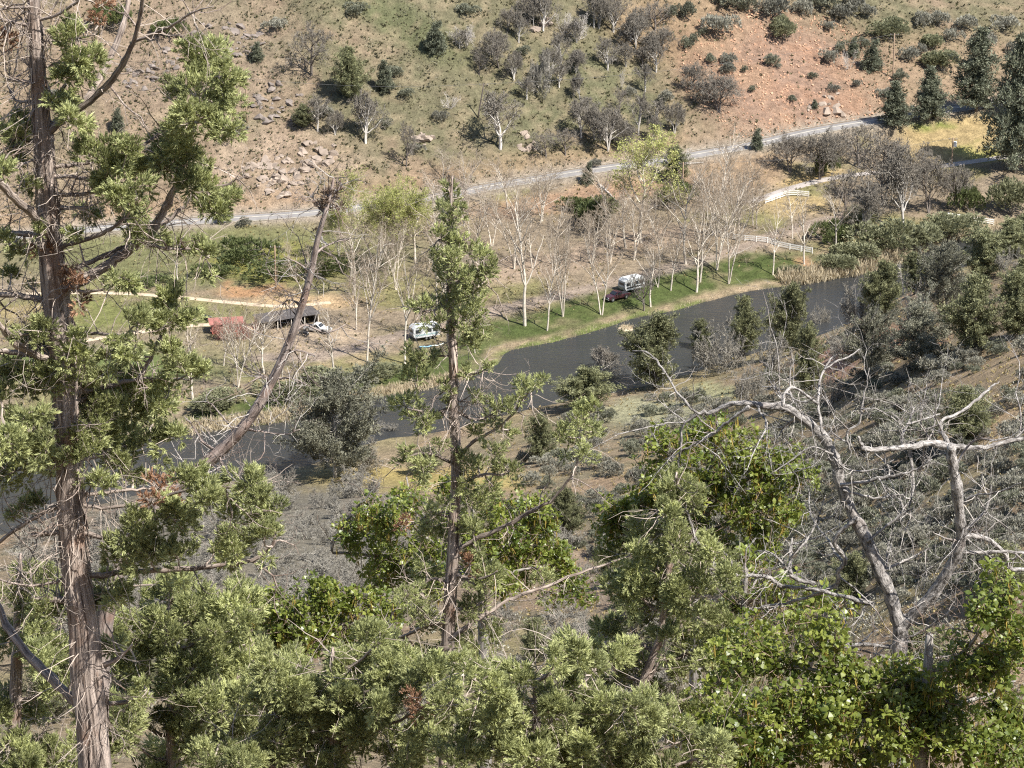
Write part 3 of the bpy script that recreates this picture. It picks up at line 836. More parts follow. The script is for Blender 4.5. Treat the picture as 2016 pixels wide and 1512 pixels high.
def proto_conifer(kind, n, H, W, prof, leafm, seed, density, size, bark, skirt=0.06, irregular=0.3, tmpl=TM_NEEDLE, up=0.2, lump=0.2):
    PROTO[kind] = []
    for i in range(n):
        rng = np.random.default_rng(seed + i)
        bt = Buf(); bl = Buf(); br = Buf()
        pts = np.array([[rng.normal(0, .04 * k), rng.normal(0, .04 * k), z] for k, z in enumerate(np.linspace(-.3, H * .97, 7))])
        tube(bt, pts, np.linspace(.035 * H * .6, .02, 7), 6, .15)
        P0, P1, LP, LD = [], [], [], []
        nb = int(density)
        for k in range(nb):
            f = skirt + (1 - skirt) * (k / nb) ** 0.9
            z = H * f; R = W / 2 * prof(f) * (1 + irregular * rng.normal())
            if R <= 0.05: continue
            a = k * 2.39996 + rng.normal(0, .4)
            R *= 1 + lump * (2 * float(vnoise(math.cos(a) * 1.3 + 9 + i * 5, math.sin(a) * 1.3 + f * 4.5, 40 + i)) - 1.1)
            d = np.array([math.cos(a), math.sin(a), up + rng.normal(0, .12)])
            c = np.array([np.interp(z, pts[:, 2], pts[:, 0]), np.interp(z, pts[:, 2], pts[:, 1]), z])
            e = c + d * R
            P0.append(c); P1.append(e)
            m = max(3, int(R / size * 3.2))
            s = np.sqrt(np.linspace(.06, 1.0, m)) * rng.uniform(.9, 1.05)
            Q = c + d * R * s[:, None] + rng.normal(0, size * .38, (m, 3)) * (0.5 + s[:, None])
            LP.append(Q); LD.append(np.tile(d * .8 + [0, 0, .55], (m, 1)) + rng.normal(0, .35, (m, 3)))
        frustums(br, P0, P1, np.full(len(P0), .03 * (H / 8)), np.full(len(P0), .012), 3)
        LP = np.concatenate(LP); LD = np.concatenate(LD)
        top = np.array([[rng.normal(0, .1), rng.normal(0, .1), H * (.93 + .08 * rng.random())] for _ in range(8)])
        LP = np.vstack([LP, top]); LD = np.vstack([LD, np.tile([0, 0, 1.], (8, 1))])
        for j in range(3):
            mk = np.arange(len(LP)) % 3 == j
            scatter(bl, tmpl[j], LP[mk], LD[mk], size * rng.uniform(.7, 1.35, mk.sum()), rng)
        PROTO[kind].append(([('trunk', bt.mesh('trunk', bark, True)), ('branches', br.mesh('branches', bark)), ('crown', bl.mesh('crown', leafm))], H, W))

proto_conifer('pine', 2, 14, 9.4, lambda f: (1 - f) ** .75 * (0.75 + .25 * math.sin(f * 21)) + .04, M_PINE, 600, 210, .74, M_DARKBARK, .05, .16)
proto_conifer('tallpine', 2, 18, 10.5, lambda f: ((1 - f) ** .6 if f > .42 else .95 - 1.2 * max(0, f - .2)) * (0.7 + .3 * math.sin(f * 26)) + .03, M_PINE, 620, 220, .80, M_DARKBARK, .05, .25)
proto_conifer('juniper', 4, 9, 6.4, lambda f: min(1, 2.6 * f + .42) * (1 - f) ** .70 + .05, M_JUNMID, 640, 215, .40, M_DARKBARK, .03, .30, up=.6, lump=.55)
proto_conifer('greyjuniper', 2, 9, 7.0, lambda f: min(1, 2.2 * f + .55) * (1 - f) ** .6 + .05, M_JUNGREY, 680, 150, .40, M_OAKBARK, .03, .34, up=.7, lump=.6)
proto_conifer('youngfir', 2, 5, 3.2, lambda f: (1 - f) ** .8 + .05, M_PINE, 660, 130, .36, M_DARKBARK, .02, .14)

def proto_shrub(kind, n, seed, leafm, W, H, count, size, stem=M_GREYTWIG, tmpl=TM_SAGE):
    PROTO[kind] = []
    for i in range(n):
        rng = np.random.default_rng(seed + i); bl = Buf(); bs = Buf()
        lobes = rng.normal(0, 1, (7, 3)) * [W * .22, W * .22, H * .10] + [0, 0, H * .42]
        which = rng.integers(0, 7, count)
        d = rng.normal(size=(count, 3)); d[:, 2] = np.abs(d[:, 2]) * 1.1 - .25; d /= np.linalg.norm(d, axis=1, keepdims=True)
        rr = rng.uniform(.45, 1.0, count) ** .5
        P = lobes[which] + d * rr[:, None] * np.array([W * .27, W * .27, H * .42])
        P[:, 2] = np.maximum(P[:, 2], rng.uniform(0.03, .12, count) * H)
        for j in range(3):
            mk = np.arange(count) % 3 == j
            scatter(bl, tmpl[j], P[mk], d[mk] + [0, 0, .7], size * rng.uniform(.7, 1.4, mk.sum()), rng, t=np.clip(rng.normal(.5, .22, mk.sum()), 0, 1))
        m = 14
        frustums(bs, np.tile([0, 0, -.1], (m, 1)) + rng.normal(0, .05, (m, 3)), P[rng.integers(0, count, m)], np.full(m, .035), np.full(m, .012), 3)
        # leaves and stems are one plant mesh
        me = bl.mesh('leafy_shrub', leafm)
        PROTO[kind].append(([('shrub', me), ('stems', bs.mesh('stems', stem))], H, W))
proto_shrub('sage', 5, 700, M_SAGE, 2.4, 1.35, 460, .22)
proto_shrub('greenshrub', 4, 720, M_SAGEG, 2.6, 1.7, 480, .24)
proto_shrub('willow', 3, 740, M_WILLOW, 4.5, 3.4, 900, .34)
proto_shrub('bramble', 3, 760, M_BRAMBLE, 5.0, 2.2, 800, .32)

BR = random.Random(5)
def plant(name, kind, px, py, hpx, wpx, label, cat, group=None, v=None, rot=None, sink=0.0):
    """Stand a plant on the ground where the photograph shows its foot; hpx, wpx are its height and width in photograph pixels."""
    P = hit(px, py)
    s = ppm(P)
    parts, h, w = PROTO[kind][(BR.randrange(99) if v is None else v) % len(PROTO[kind])]
    H = hpx / s / 0.955; W = wpx / s
    sz = H / h; sx = W / w
    single = kind in ('sage', 'greenshrub')
    rz = BR.uniform(0, 6.28) if rot is None else rot
    if single:
        o = put(name, parts[0][1], None, (P[0], P[1], P[2] - sink), (0, 0, rz), (sx, sx, sz))
        return tag(o, label, cat, group)
    o = put(name, None, None, (P[0], P[1], P[2] - 0.05 - sink), (0, 0, rz), (sx, sx, sz)); o.empty_display_size = .3
    tag(o, label, cat, group)
    for nm, me in parts:
        nm2 = {'shrub': 'foliage'}.get(nm, nm)
        c = put(nm2, me, o)
        if nm2 in ('crown', 'leaves', 'foliage', 'branches', 'stems'): c['kind'] = 'stuff'
    return o
# ------------------------------------------------------------------ alders and cottonwoods of the river terrace
M_SCRUB = leaf_mat('hillside_scrub', (0.105, 0.098, 0.066), (0.245, 0.225, 0.155), 0.1, vary=.1)
for px, py, h, w, lb in [(452, 668, 50, 62, 'reddish bare bush in front of the red shed'), (492, 664, 44, 50, 'reddish bare bush at the right end of the red shed')]:
    plant('bare_bush', 'redbrush', px, py, h, w, lb, 'bush', None, 0)
G_ROW = 'white-trunked alders along the riverside lawn'
for px, py, h, w, v, lb in [
    (469, 762, 190, 130, 4, 'forked bare alder on the bank below the red shed'),
    (555, 748, 130, 90, 1, 'small bare alder behind the leaning dead snag at the lawn edge'),
    (380, 786, 150, 100, 0, 'bare alder with short pale trunk nearest the left field bank'),
    (658, 745, 150, 110, 3, 'bare alder with bright stubby trunk right of the white pickup'),
    (722, 712, 290, 130, 1, 'tall bare alder left of the pale trailer, trunk foot in shaded grass'),
    (797, 716, 240, 110, 3, 'slender leaning bare alder just left of the blue kayak'),
    (882, 675, 230, 100, 0, 'bare alder half hidden behind the slim juniper trunk'),
    (935, 695, 150, 80, 1, 'short bare alder on the bank right of the slim juniper'),
    (1033, 641, 290, 120, 0, 'tall thin bare alder standing alone in the mown grass'),
    (1077, 651, 180, 110, 1, 'bare alder with knobbly swollen foot at the leaf-strewn bank'),
    (1108, 623, 215, 120, 4, 'stout bright white alder with flared foot on the lawn'),
    (1184, 620, 210, 120, 2, 'bare alder directly in front of the maroon pickup'),
    (1281, 604, 140, 90, 3, 'leaning pale alder right of the maroon pickup'),
    (1296, 566, 110, 90, 5, 'grey twiggy alder right behind the white trailer'),
    (1320, 572, 150, 100, 1, 'bare alder with flared white foot behind the leaning one'),
    (1371, 575, 170, 80, 0, 'thin bare alder at the bank, left of a twin trunk'),
    (1378, 555, 190, 90, 3, 'bare alder just behind the thin bank alder'),
    (1434, 558, 200, 120, 2, 'leaning forked alder at the bank below the white fence end'),
    (1411, 531, 240, 140, 4, 'large multi-stemmed bare alder with bleached limbs near the white fence'),
    (1521, 541, 150, 90, 1, 'small bare alder with curved white trunk under the white fence'),
    (1583, 520, 140, 70, 0, 'bare alder crossing the right end of the long white fence'),
    (1642, 498, 150, 95, 3, 'pale trunk tree standing in olive willows at the river bend')]:
    plant('alder_tree', 'alder', px, py, h, w, lb, 'tree', G_ROW, v)
G_BACK = 'bare tan alders of the wooded strip below the road'
for px, py, h, w, v, lb in [
    (818, 518, 150, 80, 0, 'bare alder with thin white stem right of the pale green cottonwood'),
    (845, 520, 120, 70, 1, 'bare sapling alder second right of the pale green cottonwood'),
    (775, 545, 110, 80, 2, 'low bare alder under the pale green cottonwood'),
    (925, 480, 100, 60, 3, 'lone white stem right behind the slim juniper top'),
    (968, 485, 130, 100, 2, 'V-shaped bare alder left of the tall forked one'),
    (1012, 530, 190, 120, 4, 'tall forked bare alder with kinked white trunk in the tan wood'),
    (1063, 440, 130, 110, 2, 'bare tan alder just under the road bend'),
    (1090, 520, 150, 110, 1, 'bare alder behind the knobbly-footed one'),
    (1165, 520, 120, 100, 3, 'low bare tan tree below the dark bramble'),
    (1247, 512, 150, 120, 2, 'bare forked alder beside the foot of the tall green cottonwood'),
    (1300, 515, 130, 110, 1, 'bare tan tree right of the tall green cottonwood trunk'),
    (1350, 520, 200, 120, 3, 'bare alder left of the bleached multi-stemmed one'),
    (1385, 480, 170, 130, 5, 'twiggy tan alder below the wire pole'),
    (1440, 470, 180, 130, 2, 'twiggy tan alder left of the angled white fence'),
    (1490, 450, 110, 90, 1, 'small tan alder under the angled white fence'),
    (875, 355, 75, 90, 5, 'bare tan tree on the uphill road verge, left of a twin'),
    (917, 372, 80, 80, 2, 'bare tan tree on the uphill road verge above the juniper top'),
    (600, 590, 120, 110, 2, 'bare tree behind the open shed roof'),
    (700, 650, 140, 110, 5, 'dense bare tree right of the white pickup hood'),
    (690, 545, 110, 100, 1, 'bare tree at the dirt yard under the dead snag top'),
    (860, 600, 130, 110, 5, 'bare tan tree behind the pale trailer'),
    (940, 590, 120, 110, 2, 'bare tan tree at the camp lane right of the slim juniper'),
    (1560, 470, 110, 80, 1, 'dark twiggy tree at the gravel turn behind the long fence'),
    (350, 552, 85, 70, 3, 'lone bare tree in the green field left of the wooden pole'),
    (440, 720, 100, 90, 1, 'bare sapling below the red shed in brown grass'),
    (520, 735, 130, 100, 3, 'bare sapling left of the small alder at the lawn edge')]:
    plant('alder_tree', 'alder', px, py, h, w, lb, 'tree', G_BACK, v)
RW = np.random.default_rng(31)
def wood(poly, n, mind, fn):
    out = []
    poly = np.array(poly, float); lo, hi = poly.min(0), poly.max(0)
    for _ in range(n * 30):
        if len(out) >= n: break
        p = lo + RW.random(2) * (hi - lo)
        if inside(np.array(p[0]), np.array(p[1]), poly) and all((p[0] - q[0]) ** 2 + 4 * (p[1] - q[1]) ** 2 > mind ** 2 for q in out): out.append(p)
    for p in out: fn(*p)
wood([(840, 440), (1000, 400), (1120, 440), (1240, 470), (1360, 400), (1480, 370), (1500, 440), (1400, 520), (1200, 540), (1000, 585), (850, 600), (760, 620), (680, 600), (700, 560), (820, 530)], 22, 50,
     lambda x, y: plant('alder_tree', 'alder', x, y, RW.uniform(95, 150), RW.uniform(80, 120), 'bare tan alder in the tangled wood between road and camp lane', 'tree', 'alders of the tangled wood'))
wood([(960, 20), (1240, 10), (1330, 120), (1330, 280), (1230, 285), (1120, 250), (1000, 180)], 16, 46,
     lambda x, y: plant('oak_tree', 'oak', x, y, RW.uniform(40, 66), RW.uniform(36, 60), 'small grey bare oak scattered over the green hillside', 'tree', 'small oaks scattered over the green hillside'))
plant('cottonwood_tree', 'cotton', 738, 535, 195, 200, 'broad cottonwood in pale yellow-green new leaf, left of the slim juniper', 'tree', 'cottonwoods coming into leaf', 0)
plant('cottonwood_tree', 'cotton', 1262, 478, 218, 170, 'tall cottonwood in pale green new leaf with long white trunk', 'tree', 'cottonwoods coming into leaf', 1)
plant('cottonwood_tree', 'cotton', 668, 505, 105, 70, 'small cottonwood in thin green leaf behind the dead snag top', 'tree', 'cottonwoods coming into leaf', 0)

# ------------------------------------------------------------------ bare oaks of the hillside
G_HILL = 'bare oaks on the far hillside'
for px, py, h, w, k, v, lb in [
    (613, 148, 105, 95, 'darkoak', 0, 'large bare oak at the upper left of the open hillside'),
    (625, 258, 72, 55, 'oak', 0, 'bare oak beside the dark shrub left of the pale juniper'),
    (660, 266, 52, 40, 'oak', 2, 'small bare oak below the pale hillside juniper'),
    (720, 284, 108, 80, 'oak', 1, 'bare oak with bright forked trunk under the pale hillside juniper'),
    (800, 328, 92, 50, 'darkoak', 2, 'narrow dark bare tree above the road, left of the rocks'),
    (983, 133, 82, 85, 'darkoak', 1, 'bare oak below the bleached dead tangle'),
    (943, 147, 48, 42, 'darkoak', 2, 'small dark bare oak left of the oak under the tangle'),
    (985, 293, 118, 100, 'oak', 3, 'clump of bare oak stems at the foot of the leaning pole'),
    (1075, 309, 55, 65, 'darkoak', 0, 'low dark oak above the road, left of its twin'),
    (1113, 306, 56, 60, 'darkoak', 2, 'low dark oak above the road, right of its twin'),
    (1144, 271, 80, 58, 'oak', 0, 'slender white-stemmed oak left in the trio above the road'),
    (1172, 275, 74, 50, 'oak', 4, 'slender grey oak in the middle of the trio above the road'),
    (1197, 296, 92, 80, 'oak', 2, 'white-footed oak nearest the road right of the trio'),
    (1257, 265, 84, 50, 'oak', 0, 'pale bare oak above the tall green cottonwood'),
    (1328, 262, 64, 42, 'oak', 2, 'small bare oak above the road near the red slide'),
    (1219, 223, 54, 42, 'darkoak', 2, 'small grey oak on the green slope'),
    (1143, 197, 58, 42, 'oak', 1, 'small forked oak under the dense grey tree'),
    (1084, 152, 62, 50, 'oak', 2, 'pale oak behind the dense grey tree'),
    (1104, 127, 66, 50, 'oak', 0, 'white-stemmed oak in the hillside grove, lowest of three'),
    (1132, 144, 50, 45, 'oak', 4, 'white-stemmed oak in the hillside grove, right of the lowest'),
    (1101, 172, 52, 40, 'oak', 3, 'leaning white stem below the hillside grove'),
    (1070, 64, 84, 60, 'oak', 1, 'tall bare oak at the top edge, left of the dead branches'),
    (1045, 40, 60, 60, 'darkoak', 1, 'dark bare oak at the top edge of the grove'),
    (1169, 54, 74, 50, 'oak', 0, 'straight pale-trunked oak at the top edge, left of a pair'),
    (1179, 56, 76, 50, 'oak', 2, 'straight pale-trunked oak at the top edge, right of a pair'),
    (1212, 50, 66, 60, 'darkoak', 0, 'grey bare oak at the top edge right of the pair'),
    (1252, 97, 84, 72, 'oak', 2, 'white-trunked oak at the border of the red soil'),
    (1299, 106, 60, 60, 'darkoak', 1, 'grey oak by the red soil right of the white-trunked one'),
    (1264, 134, 44, 44, 'darkoak', 0, 'little dark oak below the white-trunked one by red soil'),
    (1196, 138, 66, 56, 'oak', 3, 'twisted grey oak in the green hollow'),
    (1416, 222, 82, 105, 'darkoak', 3, 'broad dark bare oak at the left edge of the red slide'),
    (1360, 177, 60, 60, 'darkoak', 1, 'smaller bare oak uphill of the broad dark one'),
    (1290, 60, 60, 70, 'darkoak', 2, 'bare oak near the top of the red soil border'),
    (1385, 205, 50, 50, 'darkoak', 2, 'bare oak touching the broad dark one'),
    (1000, 60, 50, 50, 'darkoak', 3, 'bare oak left of the top grove'),
    (905, 95, 40, 50, 'oak', 3, 'bare pale oak left of the bleached tangle'),
    (1230, 300, 60, 60, 'darkoak', 1, 'dark oak right at the road above the cottonwood crown'),
    (1700, 210, 0, 0, None, 0, '')]:
    if k: plant('oak_tree', k, px, py, h, w, lb, 'tree', G_HILL, v)
plant('oak_tree', 'brush', 1065, 184, 90, 64, 'dense grey twiggy tree in the middle of the green slope', 'tree', G_HILL, 3)
for px, py, h, w, lb in [(887, 212, 30, 42, 'spiky bleached dead bush alone on the slope'), (915, 92, 46, 60, 'bleached dead tangle of limbs left of the grove'),
                         (1137, 78, 56, 60, 'fan of bleached dead branches in the top grove'), (1110, 70, 46, 40, 'bleached dead stems beside the fan of branches'),
                         (1200, 128, 30, 44, 'spray of pale dead branches in the green hollow'), (1671, 136, 40, 34, 'pale dead bush beside the small fir on red soil'),
                         (1224, 175, 40, 16, 'thin bleached stick of a tree on the slope'), (1338, 330, 40, 70, 'heap of bleached branches at the foot of the roadside pole')]:
    plant('dead_bush', 'deadwhite', px, py, h, w, lb, 'dead bush')

# ------------------------------------------------------------------ grey woodland at the right, by the gravel road
G_GREY = 'grey bare trees by the river bend'
for px, py, h, w, k, v, lb in [
    (1556, 340, 82, 90, 'darkoak', 1, 'spreading bare oak beside the road above the straw verge'),
    (1612, 354, 110, 100, 'darkoak', 3, 'grey-green tree at the gravel road end with dark foot'),
    (1690, 330, 90, 110, 'darkoak', 0, 'bare tree below the roadside firs'),
    (1740, 405, 150, 140, 'darkoak', 3, 'tallest broad bare tree of the grey wood'),
    (1694, 465, 125, 90, 'oak', 4, 'bare tree second left in the grey wood'),
    (1783, 450, 165, 120, 'oak', 1, 'bare tree with white forked trunk in the grey wood'),
    (1830, 420, 125, 100, 'darkoak', 1, 'bare tree right of the white forked trunk'),
    (1885, 415, 100, 80, 'darkoak', 3, 'bare dark-trunked tree at the right end of the grey wood'),
    (1665, 420, 90, 90, 'darkoak', 0, 'bare tree at the left end of the grey wood over the lane'),
    (1815, 370, 90, 90, 'darkoak', 2, 'bare tree behind the grey wood near the golden field'),
    (1268, 612, 84, 62, 'darkoak', 2, 'dark bushy tree at the bank in front of the white trailer'),
    (1640, 330, 70, 80, 'darkoak', 2, 'bare twiggy tree between road and gravel turn')]:
    plant('bare_tree', k, px, py, h, w, lb, 'tree', G_GREY, v)

# ------------------------------------------------------------------ conifers beyond the river
for px, py, h, w, k, v, lb in [
    (1760, 246, 82, 78, 'pine', 0, 'rounded dark pine left of three at the road end'),
    (1829, 238, 100, 76, 'pine', 1, 'dark cone-shaped pine in the middle at the golden field'),
    (1922, 220, 158, 104, 'tallpine', 0, 'tall pine with bare mid trunk behind the golden field'),
    (1998, 340, 262, 120, 'tallpine', 1, 'biggest dark pine at the right edge of the golden field'),
    (2050, 250, 200, 110, 'pine', 2, 'dark pine cut off by the right border'),
    (1716, 140, 58, 40, 'youngfir', 0, 'small fir on the red soil below the bushes'),
    (1490, 294, 38, 26, 'youngfir', 1, 'little fir standing at the road edge right of the red slide'),
    (1157, 363, 42, 24, 'youngfir', 0, 'little fir just below the road above the brambles'),
    (1604, 214, 18, 13, 'youngfir', 1, 'tiny fir above the road on red soil'),
    (232, 258, 42, 28, 'youngfir', 1, 'lone little fir on the left hillside'),
    (505, 120, 36, 28, 'youngfir', 0, 'small dark fir among the left rocks'),
    (858, 103, 56, 42, 'youngfir', 1, 'dark small fir left of the bleached tangle'),
    (757, 181, 60, 38, 'youngfir', 0, 'slender fir right of the pale hillside juniper'),
    (690, 198, 100, 62, 'juniper', 1, 'pale tall juniper on the left hillside'),
    (597, 252, 44, 40, 'juniper', 3, 'round dark juniper shrub beside a bare oak on the left hillside'),
    (1330, 360, 70, 60, 'juniper', 2, 'dark juniper behind the tall green cottonwood'),
    (1680, 112, 36, 26, 'youngfir', 1, 'small fir left of the other on red soil'),
    (1590, 80, 0, 0, None, 0, '')]:
    if k: plant({'tallpine': 'pine_tree', 'pine': 'pine_tree', 'youngfir': 'fir_tree', 'juniper': 'juniper_tree'}[k], k, px, py, h, w, lb, 'tree', 'conifers beyond the river', v)

# ------------------------------------------------------------------ bushes beyond the river
for px, py, h, w, k, lb in [
    (1180, 432, 44, 110, 'bramble', 'dark bramble thicket below the road'), (1130, 415, 30, 60, 'bramble', 'smaller bramble left of the dark thicket'),
    (1320, 405, 46, 70, 'bramble', 'bramble thicket right of the tall green cottonwood'), (486, 520, 42, 110, 'bramble', 'bright green bramble bank left of the wooden pole'),
    (555, 548, 34, 100, 'bramble', 'dark bramble bank right of the wooden pole'), (430, 545, 26, 70, 'bramble', 'low bramble at the left end of the green bank'),
    (640, 545, 40, 80, 'bramble', 'dark bramble below the dead snag top'), (1620, 345, 50, 40, 'bramble', 'dark bush at the bend of the gravel road'),
    (1640, 480, 40, 70, 'bramble', 'dark green bush right of the long white fence'), (300, 560, 20, 70, 'bramble', 'low green bush at the upper dirt track'),
    (1752, 505, 66, 130, 'willow', 'large olive willow bush at the river bend'), (1690, 520, 40, 100, 'willow', 'olive willow bush behind the pale reeds'),
    (1640, 535, 36, 80, 'willow', 'olive willow bush left end behind the pale reeds'), (1865, 465, 55, 110, 'willow', 'olive willow bush below the bank fence'),
    (1815, 490, 50, 90, 'willow', 'olive willow between the two larger ones'), (1990, 420, 70, 80, 'willow', 'dark willow at the right border below the pine'),
    (1910, 415, 50, 60, 'bramble', 'dark bush under the right end of the grey wood'), (1560, 545, 22, 50, 'willow', 'low olive willow at the lawn end'),
    (1710, 455, 50, 90, 'willow', 'olive willow at the feet of the grey wood'), (2016, 470, 50, 70, 'willow', 'willow bush by the far water at the right border'),
    (640, 770, 40, 120, 'willow', 'green willow scrub on the left lawn bank'), (560, 790, 34, 110, 'willow', 'green willow scrub above the left reeds'),
    (440, 800, 30, 120, 'willow', 'grey-green scrub bank left of the reeds'), (740, 745, 24, 90, 'willow', 'low scrub at the bank left of the slim juniper'),
    (1857, 140, 40, 76, 'willow', 'olive bush mass uphill of the tall pine'), (1757, 78, 40, 80, 'willow', 'olive bush mass around the upper pole'),
    (1545, 78, 44, 60, 'willow', 'olive bush leaning down the red soil'), (1833, 98, 30, 55, 'willow', 'olive bush above the middle pine'),
    (226, 55, 50, 70, 'bramble', 'dark green bush at the upper left behind juniper boughs'), (325, 70, 34, 60, 'bramble', 'dark green bush right of the upper left one')]:
    plant({'bramble': 'bramble_bush', 'willow': 'willow_bush'}[k], k, px, py, h, w, lb, 'bush', 'leafy bushes beyond the river')
HB = [(1417, 70, 40, 55, 0), (1350, 38, 34, 36, 1), (1468, 24, 28, 28, 1), (1322, 34, 22, 26, 1), (1383, 70, 14, 18, 1), (1364, 84, 18, 22, 1), (1352, 95, 20, 25, 1),
      (1433, 128, 22, 32, 0), (1432, 145, 20, 32, 0), (1399, 126, 20, 20, 1), (1465, 144, 14, 12, 1), (1520, 132, 26, 28, 1), (1532, 136, 10, 12, 0), (1524, 36, 40, 60, 0),
      (1632, 125, 26, 34, 0), (1653, 103, 22, 25, 1), (1700, 94, 18, 22, 1), (1727, 138, 18, 18, 0), (1710, 36, 24, 28, 0), (1684, 22, 30, 45, 0), (1816, 52, 28, 36, 0),
      (1850, 52, 28, 36, 0), (1878, 84, 26, 30, 0), (1816, 108, 20, 20, 0), (1600, 156, 14, 18, 1), (1687, 172, 14, 18, 0), (1440, 20, 40, 60, 1), (1580, 30, 30, 40, 0),
      (1620, 20, 36, 50, 1), (1660, 40, 30, 50, 0), (1900, 60, 28, 46, 0), (1940, 90, 26, 40, 0), (1975, 60, 26, 46, 0), (2000, 110, 26, 40, 0), (1790, 120, 24, 36, 0), (1770, 160, 20, 30, 1),
      (866, 240, 22, 26, 0), (780, 150, 20, 34, 1), (640, 230, 20, 34, 0), (700, 30, 24, 40, 1), (440, 440, 18, 34, 0), (480, 445, 16, 30, 0), (455, 262, 14, 50, 0), (800, 190, 16, 30, 1),
      (920, 30, 22, 36, 1), (1030, 110, 20, 30, 1), (1170, 330, 16, 26, 0), (1240, 190, 18, 26, 0), (1310, 200, 20, 30, 0), (1640, 180, 14, 20, 0), (1740, 190, 16, 26, 0), (1560, 200, 12, 18, 1),
      (1480, 180, 12, 16, 1), (1630, 60, 18, 26, 0), (100, 200, 20, 30, 0), (300, 300, 16, 26, 0), (540, 60, 22, 36, 0), (380, 230, 16, 26, 0), (820, 300, 16, 28, 0), (760, 250, 16, 26, 1)]
for px, py, h, w, g in HB:
    plant('hillside_shrub', 'greenshrub' if g else 'sage', px, py, h, w, 'rounded green shrub on the far hillside' if g else 'rounded grey shrub on the far hillside', 'shrub',
          'green shrubs on the far hillside' if g else 'grey shrubs on the far hillside')

# ------------------------------------------------------------------ near bank: junipers, grey brush, sagebrush
for px, py, h, w, v, lb in [
    (1290, 765, 142, 112, 0, 'large pointed juniper at the water right of the river islet'), (1150, 808, 84, 100, 1, 'round juniper on the near bank below a grey bare tree'),
    (1063, 912, 96, 66, 2, 'dark juniper low on the near slope right of the slim juniper'), (660, 940, 195, 165, 3, 'big grey-green juniper standing at the near shore'),
    (1556, 700, 138, 80, 0, 'tall juniper at the near shore, second from the bare grey bushes'), (1465, 700, 112, 66, 4, 'juniper between two grey bare trees at the shore'),
    (1590, 778, 138, 66, 2, 'narrow dark juniper in front of the tall shore juniper'), (1735, 628, 112, 74, 1, 'juniper on the shore right of the grey bare bush'),
    (1862, 615, 130, 100, 3, 'grey-green juniper behind the big olive one'), (1915, 695, 146, 120, 0, 'big olive juniper on the right slope'),
    (1998, 665, 124, 92, 4, 'olive juniper at the right border beside the big one'), (1715, 745, 130, 78, 1, 'olive juniper left of the silver shrub'),
    (1805, 725, 120, 120, 3, 'broad grey-green juniper in the middle of the right slope'), (1935, 545, 90, 100, 2, 'juniper at the top of the right slope by the water'),
    (1900, 875, 110, 86, 1, 'olive juniper low on the right slope behind dead limbs'), (1990, 505, 70, 90, 4, 'juniper nearest the water at the right border'),
    (1380, 700, 70, 50, 2, 'small olive juniper at the shore left of grey trees'), (2010, 580, 70, 60, 1, 'small juniper at the right border above the big olive one'),
    (840, 930, 50, 60, 3, 'small juniper behind the slim juniper trunk at the shore'), (1800, 580, 80, 70, 0, 'juniper above the silver shrub near the water')]:
    plant('juniper_tree', 'greyjuniper' if 'grey-green' in lb or 'olive juniper left of the silver' in lb else 'juniper', px, py, h, w, lb, 'tree', 'junipers on the near bank', v)
for px, py, h, w, k, v, lb in [
    (1180, 750, 70, 82, 'oak', 1, 'grey bare tree at the shore above the round juniper'), (1420, 735, 120, 110, 'brush', 0, 'big grey bare bush left of the tall shore juniper'),
    (1520, 745, 110, 80, 'brush', 1, 'grey bare bush between the tall and the narrow juniper'), (1690, 645, 95, 90, 'brush', 2, 'grey bare bush at the water right of the open pool'),
    (1795, 645, 130, 70, 'deadwhite', 0, 'silver bare shrub rising left of the big olive juniper'), (1480, 800, 110, 80, 'brush', 3, 'grey bare bush in front of the shore junipers'),
    (1630, 800, 80, 60, 'brush', 0, 'grey bare bush right of the narrow dark juniper'), (1660, 700, 60, 70, 'brush', 1, 'pinkish bare bush beside the bare red soil'),
    (1610, 650, 60, 50, 'brush', 3, 'pale bare bush at the water edge behind the tall juniper'), (700, 930, 70, 120, 'brush', 2, 'grey brush at the foot of the big shore juniper'),
    (1990, 540, 60, 60, 'brush', 0, 'grey brush at the right border by the water'), (760, 860, 40, 60, 'brush', 1, 'low grey brush at the shore right of the big juniper')]:
    plant('bare_bush', k, px, py, h, w, lb, 'bush', 'grey bare bushes on the near bank', v)

RS = np.random.default_rng(77)
def pix_scatter(poly, n, mind, dens=None, tries=14):
    poly = np.array(poly, float); out = []
    lo, hi = poly.min(0), poly.max(0)
    for _ in range(n * tries):
        if len(out) >= n: break
        p = lo + RS.random(2) * (hi - lo)
        if not inside(np.array(p[0]), np.array(p[1]), poly): continue
        if dens is not None and RS.random() > dens(*p): continue
        m_ = mind * (0.6 + 0.8 * (p[1] - 650) / 500)
        if out and np.min((np.array(out)[:, 0] - p[0]) ** 2 + ((np.array(out)[:, 1] - p[1]) * 1.6) ** 2) < m_ * m_: continue
        out.append(p)
    return np.array(out)
slope_poly = [(1000, 900), (1080, 850), (1200, 800), (1330, 760), (1470, 780), (1640, 680), (1760, 690), (1880, 700), (2040, 690), (2040, 1180), (1500, 1190), (1180, 1120), (980, 1010)]
def dens(x, y):
    d = 1.0
    for cx, cy, ax, ay in ((1280, 815, 90, 24), (1960, 790, 70, 60), (1990, 860, 60, 50), (1250, 1130, 120, 40), (1160, 960, 60, 25)):
        if ((x - cx) / ax) ** 2 + ((y - cy) / ay) ** 2 < 1: d = 0.15
    return d
pts = pix_scatter(slope_poly, 400, 17.5, dens)
